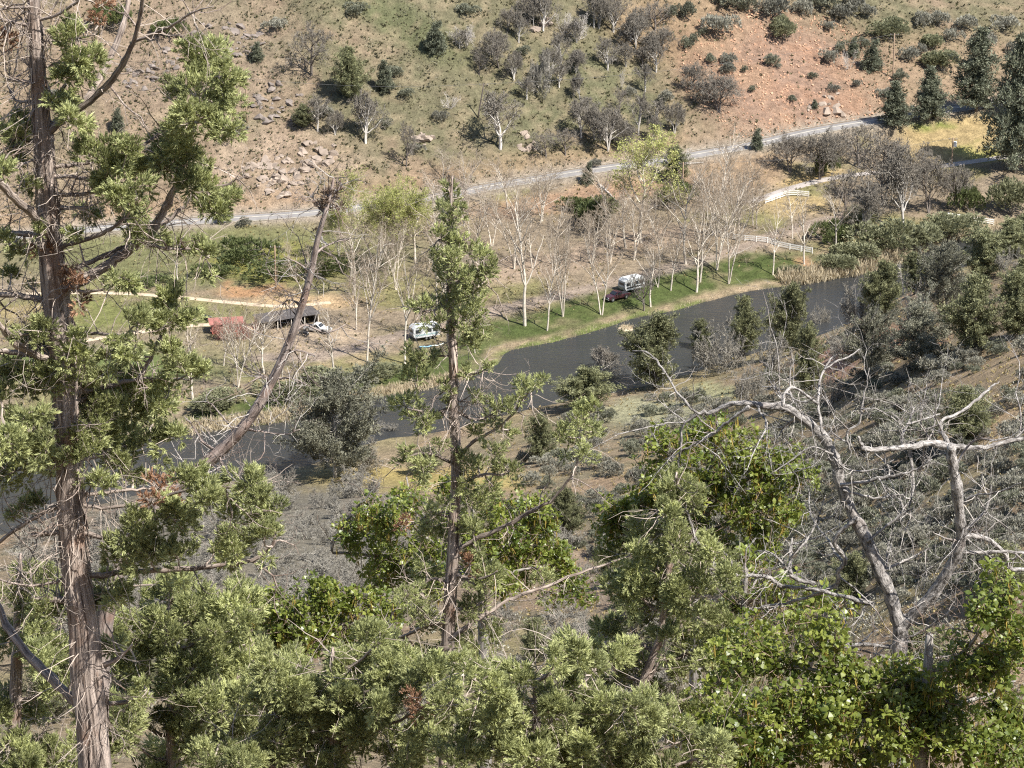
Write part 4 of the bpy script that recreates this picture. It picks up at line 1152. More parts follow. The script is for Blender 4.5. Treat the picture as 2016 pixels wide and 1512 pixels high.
for i, (x, y) in enumerate(pts):
    P = hit(x, y); s = ppm(P)
    w = (1.9 + 2.3 * RS.random() ** 1.6) * s; k = RS.random()
    kind = 'sage' if k < .62 else 'greenshrub'
    plant('sagebrush' if kind == 'sage' else 'green_shrub', kind, x, y, w * RS.uniform(.48, .72), w, 'grey-leaved sagebrush on the near slope' if kind == 'sage' else 'dull green shrub among sagebrush on the near slope', 'shrub',
          'sagebrush on the near slope' if kind == 'sage' else 'green shrubs on the near slope')
# grey leafless brush of the lower left near slope
pts = pix_scatter([(430, 960), (760, 945), (820, 1040), (760, 1250), (250, 1300), (60, 1240), (60, 1060)], 150, 17)
pts = np.vstack([pts, pix_scatter([(760, 1120), (1250, 1060), (1350, 1300), (1300, 1500), (300, 1500), (260, 1300)], 60, 26)])
for i, (x, y) in enumerate(pts):
    P = hit(x, y); s = ppm(P); w = RS.uniform(4.4, 7.4) * s
    plant('leafless_brush', 'brush', x, y, w * RS.uniform(.45, .7), w, 'grey leafless brush covering the near slope left of the slim juniper', 'bush', 'grey leafless brush on the near slope')
pts = pix_scatter([(900, 1000), (1500, 1150), (2040, 1150), (2040, 1500), (100, 1500), (100, 1300), (700, 1260)], 14, 90)
for i, (x, y) in enumerate(pts):
    P = hit(x, y); s = ppm(P); w = RS.uniform(2.0, 3.8) * s
    plant('juniper_tree', 'juniper', x, y, w * 2.2, w * 1.6, 'juniper on the steep slope glimpsed through foreground boughs', 'tree', 'junipers glimpsed through the foreground boughs')

# ------------------------------------------------------------------ rocks
def rock_mesh(seed, material, n=16):
    rng = np.random.default_rng(seed); bm = bmesh.new()
    P = rng.normal(size=(n, 3)); P /= np.linalg.norm(P, axis=1, keepdims=True); P *= rng.uniform(.7, 1.0, (n, 1)); P *= [.55, .5, .4]
    for p in P: bm.verts.new(p)
    r = bmesh.ops.convex_hull(bm, input=bm.verts)
    loose = [v for v in bm.verts if not v.link_faces]
    bmesh.ops.delete(bm, geom=loose, context='VERTS')
    return bm_mesh('rock', bm, material)
ROCKS = [rock_mesh(i, M_ROCK) for i in range(5)]; ROCKSP = [rock_mesh(20 + i, M_ROCKP) for i in range(4)]
for cx, cy, ax, ay, n, pal, lb in [
    (555, 345, 85, 42, 90, 1, 'broken pale rock band above the road at left'), (632, 300, 42, 26, 34, 1, 'pale rock outcrop below the forked bare oak'),
    (450, 75, 75, 40, 60, 0, 'dark rock outcrop at the upper left'), (335, 120, 45, 28, 30, 0, 'dark boulders among juniper boughs at upper left'),
    (272, 155, 34, 24, 26, 0, 'rock knob left behind the juniper limb'), (545, 205, 55, 42, 45, 0, 'scree of dark stones below the small dark fir'),
    (838, 272, 20, 16, 10, 1, 'pale boulder cluster right of the narrow dark tree'), (1040, 278, 20, 20, 12, 1, 'pale boulder cluster beside the oak clump'),
    (1060, 45, 30, 14, 7, 1, 'pale boulders in the top grove'), (1180, 405, 20, 10, 6, 1, 'pale rocks in the bramble thicket'), (1640, 205, 60, 22, 16, 1, 'loose blocks at the foot of the red slide')]:
    c = hit(cx, cy)
    o = thing('rock_outcrop', lb, 'rocks', c)
    for i in range(n):
        a, r = RS.random() * 6.28, math.sqrt(RS.random())
        P = hit(cx + math.cos(a) * r * ax, cy + math.sin(a) * r * ay)
        sz = RS.uniform(.4, 1.5) ** 1.5 * 1.5 * (1.25 if pal else 1)
        put('rock', (ROCKSP if pal else ROCKS)[RS.integers(0, 4)], o, (P[0] - c[0], P[1] - c[1], P[2] - c[2] - sz * .05), (RS.normal(0, .3), RS.normal(0, .3), RS.random() * 6.28), (sz * RS.uniform(.8, 1.5), sz, sz * RS.uniform(.6, 1.1)))

# ------------------------------------------------------------------ uncountable ground cover
def stuff(name, label, material, xy, size, tm, up=1.0, seed=1):
    rng = np.random.default_rng(seed); bf = Buf()
    z = height(xy[:, 0], xy[:, 1])
    P = np.column_stack([xy, z - 0.02])
    D = rng.normal(0, .25, P.shape) + [0, 0, up]
    for j in range(3):
        mk = np.arange(len(P)) % 3 == j
        scatter(bf, tm[j], P[mk], D[mk], (size if np.ndim(size) == 0 else size[mk]) * rng.uniform(.6, 1.5, mk.sum()), rng)
    o = put(name, bf.mesh(name, material)); tag(o, label, kind='stuff'); return o
TM_TUFT = [kite_set(TR, 5, .12, .9, .22, 1.0) for _ in range(3)]
TM_BLADE = [kite_set(TR, 3, .12, 1.0, .05, .25) for _ in range(3)]
def pix_pts(n, x0, x1, y0, y1, keep):
    u = RS.uniform(x0, x1, n); v = RS.uniform(y0, y1, n)
    P = hits(u, v); k = keep(u, v, P); return P[k], u[k], v[k]
sd = lambda P: full_height(P[:, 0], P[:, 1])[1]
def road_d(P): return seg_dist(P[:, 0], P[:, 1], road_main[:, :2], False)[0]
P, u, v = pix_pts(11500, -30, 2046, -20, 470, lambda u, v, P: (v < np.interp(u, rx, [c[1] for c in ROAD]) - 14))
redw = blob(u, v, 1545, 150, 195, 120, .25, .3)
keep = RS.random(len(P)) < (1 - .8 * redw) * (.35 + .65 * sstep(.35, .6, fbm(P[:, 0] * .1, P[:, 1] * .1, 31)))
stuff('low_scrub', 'small dark tufts of scrub dotted over the far hillside', M_TUFT, P[keep][:, :2], .58, TM_TUFT, seed=3)
k2 = RS.random(len(P)) < .45 * (1 - redw)
stuff('grass', 'green grass tufts over the far hillside', M_GREENGRASS, P[k2][:, :2] + RS.normal(0, 1.2, (k2.sum(), 2)), .36, TM_TUFT, seed=4)
P, u, v = pix_pts(5200, 950, 2046, 640, 1250, lambda u, v, P: (P[:, 1] < np.interp(P[:, 0], rc[:, 0], rc[:, 1]) - 14))
stuff('dry_grass', 'dry grass tufts between the sagebrush of the near slope', M_GRASS, P[:, :2], .36, TM_TUFT, seed=5)
P, u, v = pix_pts(3800, -30, 2046, 330, 800, lambda u, v, P: (v > np.interp(u, rx, [c[1] for c in ROAD]) + 14) & (sd(P) > 9))
stuff('dry_grass', 'dry weeds on the river terrace under the bare trees', M_GRASS, P[:, :2], .38, TM_TUFT, seed=6)
k2 = RS.random(len(P)) < .6
stuff('low_scrub', 'low brown scrub on the river terrace under the bare trees', M_TUFT, P[k2][:, :2] + RS.normal(0, 1.5, (k2.sum(), 2)), .45, TM_TUFT, seed=7)
P, u, v = pix_pts(1100, 950, 2046, 760, 1500, lambda u, v, P: (P[:, 1] < np.interp(P[:, 0], rc[:, 0], rc[:, 1]) - 16))
TM_BUSH = [kite_set(TR, 44, .42, .34, .075, 1.2) for _ in range(3)]
stuff('scrub', 'low grey scrub filling in between the shrubs of the near slope', M_SAGE, P[:, :2], .75, TM_BUSH, seed=15)
P, u, v = pix_pts(700, -30, 900, 960, 1500, lambda u, v, P: (P[:, 1] < np.interp(P[:, 0], rc[:, 0], rc[:, 1]) - 20))
stuff('scrub', 'low grey scrub between the leafless brush of the left near slope', M_SAGE, P[:, :2], .8, TM_BUSH, seed=16)
P, u, v = pix_pts(1500, -30, 2046, -20, 440, lambda u, v, P: (v < np.interp(u, rx, [c[1] for c in ROAD]) - 16) & (RS.random(len(u)) < .25 + .75 * sstep(.42, .6, fbm(P[:, 0] * .07, P[:, 1] * .07, 35))) & (blob(u, v, 1545, 150, 195, 120, .25, .3) < .4))
stuff('scrub', 'brown and grey scrub running in patches over the far hillside', M_SCRUB, P[:, :2], .8 * RS.uniform(.6, 1.5, len(P)), TM_BUSH, seed=17)
# reeds along the water
def band(pix, n, depth, seed):
    rng = np.random.default_rng(seed)
    L = resamp(np.array([at_level(x, y, 0.2)[:2] for x, y in pix]), 80)
    T = np.gradient(L, axis=0); T /= np.linalg.norm(T, axis=1, keepdims=True); Nn = np.stack([-T[:, 1], T[:, 0]], -1)
    i = rng.integers(0, 80, n)
    return L[i] + Nn[i] * (rng.random((n, 1)) * depth) + rng.normal(0, .5, (n, 2))
stuff('reeds', 'pale dry reeds at the river bend below the olive willows', M_REED, band([(1555, 562), (1620, 552), (1690, 540), (1735, 528), (1780, 515)], 2600, 4.5, 1), 1.7, TM_BLADE, seed=8)
stuff('reeds', 'pale dry reeds on the left shore behind the leaning snag', M_REED, band([(250, 868), (330, 858), (420, 848), (560, 830), (640, 803)], 2300, 4.0, 2), 1.1, TM_BLADE, seed=9)
stuff('reeds', 'pale dry reeds on the shore behind the slim juniper', M_REED, band([(640, 803), (720, 786), (840, 766), (930, 742)], 1500, 3.2, 3), 0.9, TM_BLADE, seed=10)
stuff('reeds', 'low straw along the lawn edge of the river', M_REED, band([(1000, 690), (1080, 676), (1180, 650), (1250, 627), (1330, 612), (1400, 592), (1480, 573), (1560, 562)], 900, 2.2, 4), 0.4, TM_BLADE, seed=11)
stuff('reeds', 'pale reeds on the far shore at the right border', M_REED, band([(1780, 515), (1860, 480), (1960, 453), (2060, 440)], 900, 3.0, 6), 0.9, TM_BLADE, seed=12)
# loose stones of the red slide
P, u, v = pix_pts(2600, 1340, 1760, 20, 285, lambda u, v, P: (blob(u, v, 1545, 150, 200, 130, .25, .3) > .3) & (v < np.interp(u, rx, [c[1] for c in ROAD]) - 10))
rng = np.random.default_rng(9)
cube = np.array([[-.5, -.5, -.4], [.5, -.4, -.4], [.4, .5, -.4], [-.5, .4, -.4], [-.3, -.3, .4], [.35, -.2, .35], [.2, .3, .45], [-.3, .3, .3]])
cf = np.array([[4, 5, 6, 7], [0, 1, 5, 4], [1, 2, 6, 5], [2, 3, 7, 6], [3, 0, 4, 7]])
bf = Buf(); scatter(bf, (cube, cf, np.zeros(8)), P + [0, 0, .08], rng.normal(0, .5, P.shape) + [0, 0, 1], .15 + .5 * rng.random(len(P)) ** 3, rng)
tag(put('rubble', bf.mesh('rubble', M_REDROCK)), 'loose reddish stones scattered down the bare red slide', kind='stuff')
# grassy islet
isl = hit(1233, 647); c0 = at_level(1233, 647, 0)
o = thing('islet', 'small straw-coloured grass islet in the river', 'islet', (c0[0], c0[1], 0))
bm = bmesh.new(); bmesh.ops.create_icosphere(bm, subdivisions=3, radius=1, matrix=Matrix.Diagonal((1.5, 1.8, .3, 1)))
for vv in bm.verts: vv.co *= 1 + .18 * math.sin(vv.co.x * 3.1) * math.cos(vv.co.y * 2.3)
put('mud', bm_mesh('mud', bm, M_DIRT, True), o)
rng = np.random.default_rng(4); bf = Buf(); q = rng.normal(0, .75, (260, 3)) * [1, 1.2, 0] + [0, 0, .12]
scatter(bf, TM_BLADE[0], q, rng.normal(0, .3, q.shape) + [0, 0, 1], .55, rng); put('straw', bf.mesh('straw', M_REED), o, kind='stuff')
# ------------------------------------------------------------------ foreground trees: junipers and oaks on the steep slope below the viewpoint
M_JBARK = bark_mat('juniper_bark', (0.095, 0.070, 0.058), (0.56, 0.46, 0.39), (0.33, 0.21, 0.15), fine=26, stretch=0.06, bump=1.0, dist=0.06, vary=0.05)
M_JLIMB = bark_mat('juniper_limb_bark', (0.075, 0.055, 0.045), (0.46, 0.38, 0.32), (0.20, 0.14, 0.11), fine=34, stretch=0.1, bump=1.0, dist=0.03, vary=0.28)
M_SNAG = bark_mat('dead_snag_bark', (0.085, 0.062, 0.052), (0.40, 0.33, 0.29), (0.28, 0.18, 0.14), fine=30, stretch=0.1, bump=1.0, dist=0.03, vary=0.1)
M_DEADOAK = bark_mat('weathered_oak_limb', (0.055, 0.048, 0.043), (0.52, 0.48, 0.44), (0.24, 0.20, 0.175), fine=24, stretch=0.4, bump=1.0, dist=0.05, vary=0.14)
M_OAKLIMB = bark_mat('oak_limb', (0.12, 0.10, 0.085), (0.40, 0.37, 0.33), (0.26, 0.22, 0.19), fine=34, stretch=0.2, bump=0.8, dist=0.015, vary=0.15)
M_TWIG = plain_mat('dead_twigs', (0.36, 0.30, 0.25), 0.85, noise=0.3, scale=1.5, spec=0.2)
M_TWIGW = plain_mat('bleached_twigs', (0.37, 0.335, 0.30), 0.85, noise=0.25, scale=1.5, spec=0.2)
M_TWIGB = plain_mat('brown_twigs', (0.20, 0.145, 0.11), 0.85, noise=0.3, scale=1.5, spec=0.2)
M_JUN = leaf_mat('juniper_scales', (0.145, 0.160, 0.064), (0.545, 0.565, 0.255), 0.24, rough=.5, vary=0.16, spec=.35)
M_RUST = leaf_mat('rusty_dead_sprays', (0.20, 0.105, 0.060), (0.43, 0.26, 0.16), 0.15, vary=0.15)
M_BROWN = leaf_mat('brown_dead_sprays', (0.14, 0.10, 0.075), (0.33, 0.25, 0.19), 0.1, vary=0.1)
M_STRIP = leaf_mat('peeling_bark_strips', (0.20, 0.145, 0.115), (0.50, 0.41, 0.34), 0.05, vary=.05)
M_OLEAF = leaf_mat('oak_leaves', (0.082, 0.118, 0.022), (0.310, 0.340, 0.072), 0.36, rough=.38, vary=0.14, tcol=(0.27, 0.32, 0.03), spec=.5)
M_CATKIN = leaf_mat('oak_catkins', (0.30, 0.22, 0.05), (0.52, 0.38, 0.10), 0.3, vary=0.1)

def plume_template(rng, n=12):
    """A juniper spray: a short stem set with stubby scale-covered twiglets."""
    V, Fc, T = [], [], []
    for i in range(n):
        f = i / (n - 1)
        o = np.array([rng.normal(0, .05), rng.normal(0, .05), f * .62])
        th = i * 2.4 + rng.normal(0, .3); ph = rng.uniform(.35, 1.05) * (1 - .5 * f)
        d = np.array([math.sin(ph) * math.cos(th), math.sin(ph) * math.sin(th), math.cos(ph)])
        u = np.cross(d, rng.normal(size=3)); u /= np.linalg.norm(u); w = np.cross(d, u)
        l = rng.uniform(.34, .62); r = .075
        k = len(V)
        V += [o - u * r, o + u * r, o + d * l + w * rng.normal(0, .05)]
        Fc += [(k, k + 1, k + 2)]
        T += [rng.uniform(-.15, .15)] * 3
    return np.array(V), np.array(Fc), np.array(T)
PLUMES = [plume_template(TR, 14) for _ in range(4)]

def oak_cluster(rng, n=6):
    half = [(.15, .24), (.27, .52), (.16, .8)]
    V, Fc, T = [], [], []
    for i in range(n):
        th = i * 2.4 + rng.normal(0, .4); ph = rng.uniform(.7, 1.7)
        d = np.array([math.sin(ph) * math.cos(th), math.sin(ph) * math.sin(th), math.cos(ph)])
        u = np.cross(d, [0, 0, 1.]); u /= max(np.linalg.norm(u), 1e-6); nrm = np.cross(u, d)
        a = rng.normal(0, .5); u, nrm = u * math.cos(a) + nrm * math.sin(a), nrm * math.cos(a) - u * math.sin(a)
        l = rng.uniform(.75, 1.15); o = d * .12 + np.array([0, 0, rng.uniform(-.35, .2)])
        k = len(V); m_ = len(half)
        V.append(o); T_ = rng.uniform(-.2, .2)
        for x, y in half: V.append(o + d * y * l + u * x * l + nrm * x * l * .35)
        V.append(o + d * l - nrm * .06 * l)
        for x, y in half[::-1]: V.append(o + d * y * l - u * x * l + nrm * x * l * .35)
        c = len(V); ring = list(range(k, c)); mm = len(ring)
        for a_, b_ in ((1, mm - 1), (2, mm - 2), (3, mm - 3)):
            Fc.append((ring[a_ - 1], ring[a_], ring[(b_ + 1) % mm])) if a_ > 1 else Fc.append((ring[0], ring[1], ring[mm - 1]))
            if a_ > 1: Fc.append((ring[a_], ring[b_], ring[b_ + 1]))
        Fc.append((ring[3], ring[4], ring[5]))
        T += [T_] * mm
    return np.array(V), np.array(Fc), np.array(T)
OAKC = [oak_cluster(TR, 5) for _ in range(4)]
CATK = kite_set(TR, 5, .12, 1.0, .05, .5)

K_CROOK = dict(max=2, n=[6, 4, 3], wig=[.26, .32, .35], up=[.03, .02, 0], tap=[.35, .3, .3], st=[.15, .15, 0], kids=[.9, .8, 0], ang=[(.5, 1.2)] * 3, rat=[(.35, .6)] * 3, rr=[.6, .6, 0], rmin=.0024)
def w3(px, py, D): return at_dist(px, py, D)

# a library of spray clumps, shared by all the foreground junipers
CLUMP_R = (.13, .18, .24)
def clump_mesh(seed, rm, material, plume=.078, dens=1.0):
    rng = np.random.default_rng(seed); b = Buf()
    n = max(14, int(dens * 400 * (rm / .25) ** 2))
    nb = max(4, int(9 * (rm / .25)))
    cen = rng.normal(0, .46, (nb, 3)) * rm * [1, 1, .9]
    d = rng.normal(size=(n, 3)); d[:, 2] += .25; d /= np.linalg.norm(d, axis=1, keepdims=True)
    w = rng.integers(0, nb, n)
    P = cen[w] + d * (rng.uniform(.15, 1, n) ** .6)[:, None] * rm * .44
    dirs = P / rm * .55 + d * .5 + [0, 0, .45]
    tb = .45 + rng.normal(0, .17, nb)
    t = np.clip(tb[w] + rng.normal(0, .2, n), 0, 1)
    for j in range(4):
        mk = np.arange(n) % 4 == j
        scatter(b, PLUMES[j], P[mk], dirs[mk], plume * rng.uniform(.7, 1.35, mk.sum()), rng, t=t[mk])
    return b.mesh('foliage', material), cen
CLUMPS = {}
for mname, mm, dn in (('live', M_JUN, 1.0), ('thin', M_JUN, .62), ('rust', M_RUST, .45), ('brown', M_BROWN, .4)):
    CLUMPS[mname] = [[clump_mesh(900 + 10 * ci + v, r_, mm, dens=dn) for v in range(4 if mname == 'live' else 2)] for ci, r_ in enumerate(CLUMP_R)]

class Fore:
    def __init__(s, name, label, cat, D, trunk, bark, limb_bark, seed, group=None, k=18, rough=.10, twigm=None, wsc=1.0, deadkind='rust'):
        s.wsc = wsc; s.deadkind = deadkind
        s.rng = np.random.default_rng(seed); s.D = D; s.limb_bark = limb_bark; s.twigm = twigm or M_TWIG
        T = smooth_path(np.array(trunk, float), 5)
        drift = s.rng.normal(0, .08, len(T)).cumsum() * .15
        P = np.array([w3(a[0], a[1], D + drift[i]) for i, a in enumerate(T)]); R = T[:, 2] * s.wsc / 2 / F * (D / CP)
        # carry the trunk down to the ground
        g = height(P[-1][0], P[-1][1]); n = max(2, int((P[-1][2] - g) / .8) + 2)
        dn = (P[-1] - P[-4]); dn = dn / max(abs(dn[2]), .1)
        zz = np.linspace(0, P[-1][2] - g + .5, n)[1:]
        ext = np.array([P[-1] + np.array([dn[0] * min(z, 2) * .6, dn[1] * min(z, 2) * .6, -z]) for z in zz])
        er = R[-1] * (1 + .45 * (zz / max(zz[-1], .1)) ** 2)
        P = np.vstack([P, ext]); R = np.concatenate([R, er])
        s.root = thing(name, label, cat, (P[-1][0], P[-1][1], g), 0, group)
        s.org = np.array(s.root.location)
        s.P, s.R = P, R
        b = Buf(); tube(b, P[::-1] - s.org, R[::-1], k, rough, ridge=1)
        put('trunk', b.mesh('trunk', bark, True), s.root)
        s.limbs = [(P, R)]; s.fol = {}; s.rust = Buf(); s.tw = Buf(); s.oak = {}; s.cat = Buf()
        s.samp = [P]; s.sid = [np.zeros(len(P), int)]
    def limb(s, pts, dD=None, k=7, bark=None, D0=None, name='limb'):
        rng = s.rng
        A = np.array(pts, float)
        if A.shape[1] == 2: A = np.column_stack([A, np.linspace(8, 3, len(A))])
        T = smooth_path(A, 5)
        L = np.hypot(np.diff(T[:, 0]), np.diff(T[:, 1])).cumsum(); f = np.concatenate([[0], L / L[-1]])
        T[1:, :2] += rng.normal(0, 1.0, (len(T) - 1, 2)) * min(1, L[-1] / 200)
        dD = rng.uniform(-1.0, 1.0) * min(1.3, L[-1] / 180) if dD is None else dD
        Ds = (s.D if D0 is None else D0) + dD * f ** 1.2
        P = np.array([w3(T[i, 0], T[i, 1], Ds[i]) for i in range(len(T))]); R = np.maximum(T[:, 2], 1.0) * s.wsc / 2 / F * (s.D / CP)
        R = R * (1 + .12 * rng.normal(size=len(R)).clip(-1, 1))
        b = Buf(); tube(b, P - s.org, R, k, .12)
        put(name, b.mesh(name, bark or s.limb_bark, True), s.root)
        s.limbs.append((P, R)); s.samp.append(P); s.sid.append(np.full(len(P), len(s.limbs) - 1))
        return P
    def nearest(s, px, py, skip_trunk=False):
        A = np.concatenate(s.samp); I = np.concatenate(s.sid)
        u, v, _ = to_pix(A)
        d = (u - px) ** 2 + (v - py) ** 2 + np.where(I == 0, 900.0, 0)
        k = int(np.argmin(d)); return A[k], I[k], math.sqrt(d[k])
    def clump(s, px, py, r, dens=1.0, rust=False, jit=.35, plume=None):
        rng = s.rng
        q, lid, dist = s.nearest(px, py)
        D = q[1] + rng.normal(-.12, jit)
        c = w3(px, py, D); rm = r / F * D / CP
        ci = int(np.argmin([abs(math.log(rm / x)) for x in CLUMP_R]))
        kind = s.deadkind if rust else ('live' if dens > .7 else 'thin')
        me, cen = CLUMPS[kind][ci][int(rng.integers(0, len(CLUMPS[kind][ci])))]
        sc = rm / CLUMP_R[ci]; rz = rng.random() * 6.283
        o = put('dead_foliage' if rust else 'foliage', me, s.root, c - s.org, (rng.normal(0, .22), rng.normal(0, .22), rz), (sc, sc, sc * rng.uniform(.85, 1.15)), kind='stuff')
        # wood inside: a twig from the limb into the clump and out to the sub-sprays
        s.twig_line(q, c, .012 + .006 * rng.random())
        cr, sr = math.cos(rz), math.sin(rz)
        ends = c + np.column_stack([cen[:, 0] * cr - cen[:, 1] * sr, cen[:, 0] * sr + cen[:, 1] * cr, cen[:, 2]]) * sc
        nb = len(cen)
        frustums(s.tw, np.tile(c - s.org, (nb, 1)), ends - s.org, np.full(nb, .007), np.full(nb, .003), 3)
    def twig_line(s, a, b, r):
        m = 5; f = np.linspace(0, 1, m)[:, None]
        L = np.linalg.norm(b - a)
        P = a * (1 - f) + b * f + s.rng.normal(0, .05 * L, (m, 3)) * (f * (1 - f)) * 3 - np.array([0, 0, .06 * L]) * (f * (1 - f)) * 4
        P = P - s.org
        frustums(s.tw, P[:-1], P[1:], np.linspace(r, r * .5, m - 1), np.linspace(r * .9, r * .4, m - 1), 4)
    def twigs(s, n, lmin=.2, lmax=.7, r=.006, droop=.25, trunk_w=.2, lo=0.15):
        rng = s.rng; segs = ([], [], [], [])
        for _ in range(n):
            i = 0 if rng.random() < trunk_w else rng.integers(1, len(s.limbs)) if len(s.limbs) > 1 else 0
            P, R = s.limbs[i]; k = rng.integers(int(len(P) * (0 if i == 0 else lo)), len(P) - 1)
            if i == 0 and to_pix(P[k])[1] > 1560: continue
            t = P[min(k + 1, len(P) - 1)] - P[max(k - 1, 0)]; t /= max(np.linalg.norm(t), 1e-6)
            d = np.cross(t, rng.normal(size=3)); d /= max(np.linalg.norm(d), 1e-6); d = d + t * rng.uniform(-.2, .5)
            L = rng.uniform(lmin, lmax); m = 5; p = P[k]; rr = r * rng.uniform(.6, 1.5)
            for j in range(m):
                d = d + rng.normal(0, .22, 3) + [0, 0, -droop * .25]; d /= np.linalg.norm(d)
                q = p + d * L / m
                segs[0].append(p); segs[1].append(q); segs[2].append(rr * (1 - j / m * .7)); segs[3].append(rr * (1 - (j + 1) / m * .7))
                if j > 0 and rng.random() < .5:
                    e = d + rng.normal(0, .6, 3); e /= np.linalg.norm(e); e2 = q + e * L * rng.uniform(.15, .35)
                    segs[0].append(q); segs[1].append(e2); segs[2].append(rr * .5); segs[3].append(rr * .2)
                p = q
        if segs[0]: frustums(s.tw, np.array(segs[0]) - s.org, np.array(segs[1]) - s.org, segs[2], segs[3], 3)
    def bark(s, n):
        """Peeling strips of bark standing off the trunk."""
        rng = s.rng; b = Buf(); P, R = s.P, s.R
        for _ in range(n):
            k = rng.integers(1, len(P) - 3)
            if to_pix(P[k])[1] > 1560: continue
            t = P[k + 1] - P[k]; t /= np.linalg.norm(t)
            d = np.cross(t, rng.normal(size=3)); d /= np.linalg.norm(d); e = np.cross(t, d)
            L = rng.uniform(.12, .42); w = rng.uniform(.006, .018); o = P[k] + d * R[k] * .98
            t2 = -t if rng.random() < .5 else t
            A = [o - e * w, o + e * w, o + t2 * L * .5 + e * w * .9 + d * .008, o + t2 * L * .5 - e * w * .9 + d * .008, o + t2 * L + e * w * .4 + d * rng.uniform(.015, .06), o + t2 * L - e * w * .4 + d * rng.uniform(.015, .06)]
            b.add(np.array(A) - s.org, [(0, 1, 2, 3), (3, 2, 4, 5)], rng.random())
        put('peeling_bark', b.mesh('peeling_bark', M_STRIP), s.root, kind='stuff')
    def sprout(s, n, L, r, bark, lo=.1, name='dead_branches'):
        """Crooked side branches off the limbs."""
        rng = s.rng; rnd = random.Random(int(rng.integers(1e6))); segs = []
        for _ in range(n):
            P, R = s.limbs[int(rng.integers(1, len(s.limbs)))] if rng.random() < .9 else s.limbs[0]
            k = int(rng.integers(int(len(P) * lo), len(P) - 1))
            if to_pix(P[k])[1] > 1540: continue
            t = P[min(k + 1, len(P) - 1)] - P[max(k - 1, 0)]; t /= max(np.linalg.norm(t), 1e-6)
            d = np.cross(t, rng.normal(size=3)); d = d / max(np.linalg.norm(d), 1e-6) + t * rng.uniform(-.1, .6) + [0, 0, .15]
            grow(segs, rnd, Vector(P[k] - s.org), Vector(d).normalized(), rng.uniform(*L), min(rng.uniform(*r), R[k] * .6), 0, K_CROOK)
        b = Buf()
        for lv, kk in (((0,), 5), ((1, 2), 3)):
            A = seg_arrays(segs, lv)
            if A: frustums(b, *A, k=kk)
        put(name, b.mesh(name, bark, True), s.root, kind='stuff')
    def leaf_patch(s, px, py, ax, ay, dens=1.0, size=.080, cat=.16):
        """Oak leaf clusters at the ends of twigs through an elliptical part of the crown."""
        rng = s.rng; q, lid, _ = s.nearest(px, py)
        mx = ax / F * s.D / CP; my = ay / F * s.D / CP
        D0 = q[1]; n = max(8, int(dens * 330 * mx * my * math.pi))
        c = w3(px, py, D0)
        d = rng.normal(size=(n, 3)); d /= np.linalg.norm(d, axis=1, keepdims=True)
        nb = max(5, n // 14); cen = rng.normal(size=(nb, 3)); cen /= np.linalg.norm(cen, axis=1, keepdims=True); cen *= (rng.random((nb, 1)) ** .45) * .9
        w = rng.integers(0, nb, n)
        E = np.array([mx, min(mx, 1.0), my])
        P = c + cen[w] * E + d * (rng.random((n, 1)) ** .5) * .24
        buf = s.oak.setdefault(lid, Buf())
        dirs = rng.normal(0, .5, (n, 3)) + [0, 0, .7] + (P - c) * .5
        tt = np.clip(np.repeat(.5 + rng.normal(0, .18, nb), 1)[w] + rng.normal(0, .15, n), 0, 1)
        for j in range(4):
            mk = np.arange(n) % 4 == j
            scatter(buf, OAKC[j], P[mk] - s.org, dirs[mk], size * rng.uniform(.55, 1.45, mk.sum()), rng, t=tt[mk])
        kc = rng.random(n) < cat
        scatter(s.cat, CATK, P[kc] - s.org, np.tile([0, 0, -1.], (kc.sum(), 1)) + rng.normal(0, .15, (kc.sum(), 3)), .15, rng)
        A = c + cen * E
        s.twig_line(q, c, .014)
        for a in A[: max(4, nb // 2)]: s.twig_line(c, a, .007)
        m = P[:: 2]
        frustums(s.tw, A[w[::2]] - s.org, m - s.org, np.full(len(m), .005), np.full(len(m), .002), 3)
    def fill(s, ell, per=1.0, rust=0.0, plume=.100, r=(26, 46)):
        for (cx, cy, ax, ay) in ell:
            n = max(3, int(per * ax * ay / 620))
            for _ in range(n):
                a = s.rng.random() * 6.28; q = math.sqrt(s.rng.random())
                s.clump(cx + math.cos(a) * q * ax, cy + math.sin(a) * q * ay, s.rng.uniform(*r), rust=s.rng.random() < rust, jit=.55)
    def done(s, leafm=None, rustm=None):
        for lid, b in s.fol.items(): put('foliage', b.mesh('foliage', leafm or M_JUN), s.root, kind='stuff')
        for lid, b in s.oak.items(): put('leaves', b.mesh('leaves', M_OLEAF), s.root, kind='stuff')
        if s.rust.n: put('dead_foliage', s.rust.mesh('dead_foliage', rustm or M_RUST), s.root, kind='stuff')
        if s.cat.n: put('catkins', s.cat.mesh('catkins', M_CATKIN), s.root, kind='stuff')
        if s.tw.n: put('twigs', s.tw.mesh('twigs', s.twigm), s.root, kind='stuff')

G_FJ = 'junipers in the foreground'
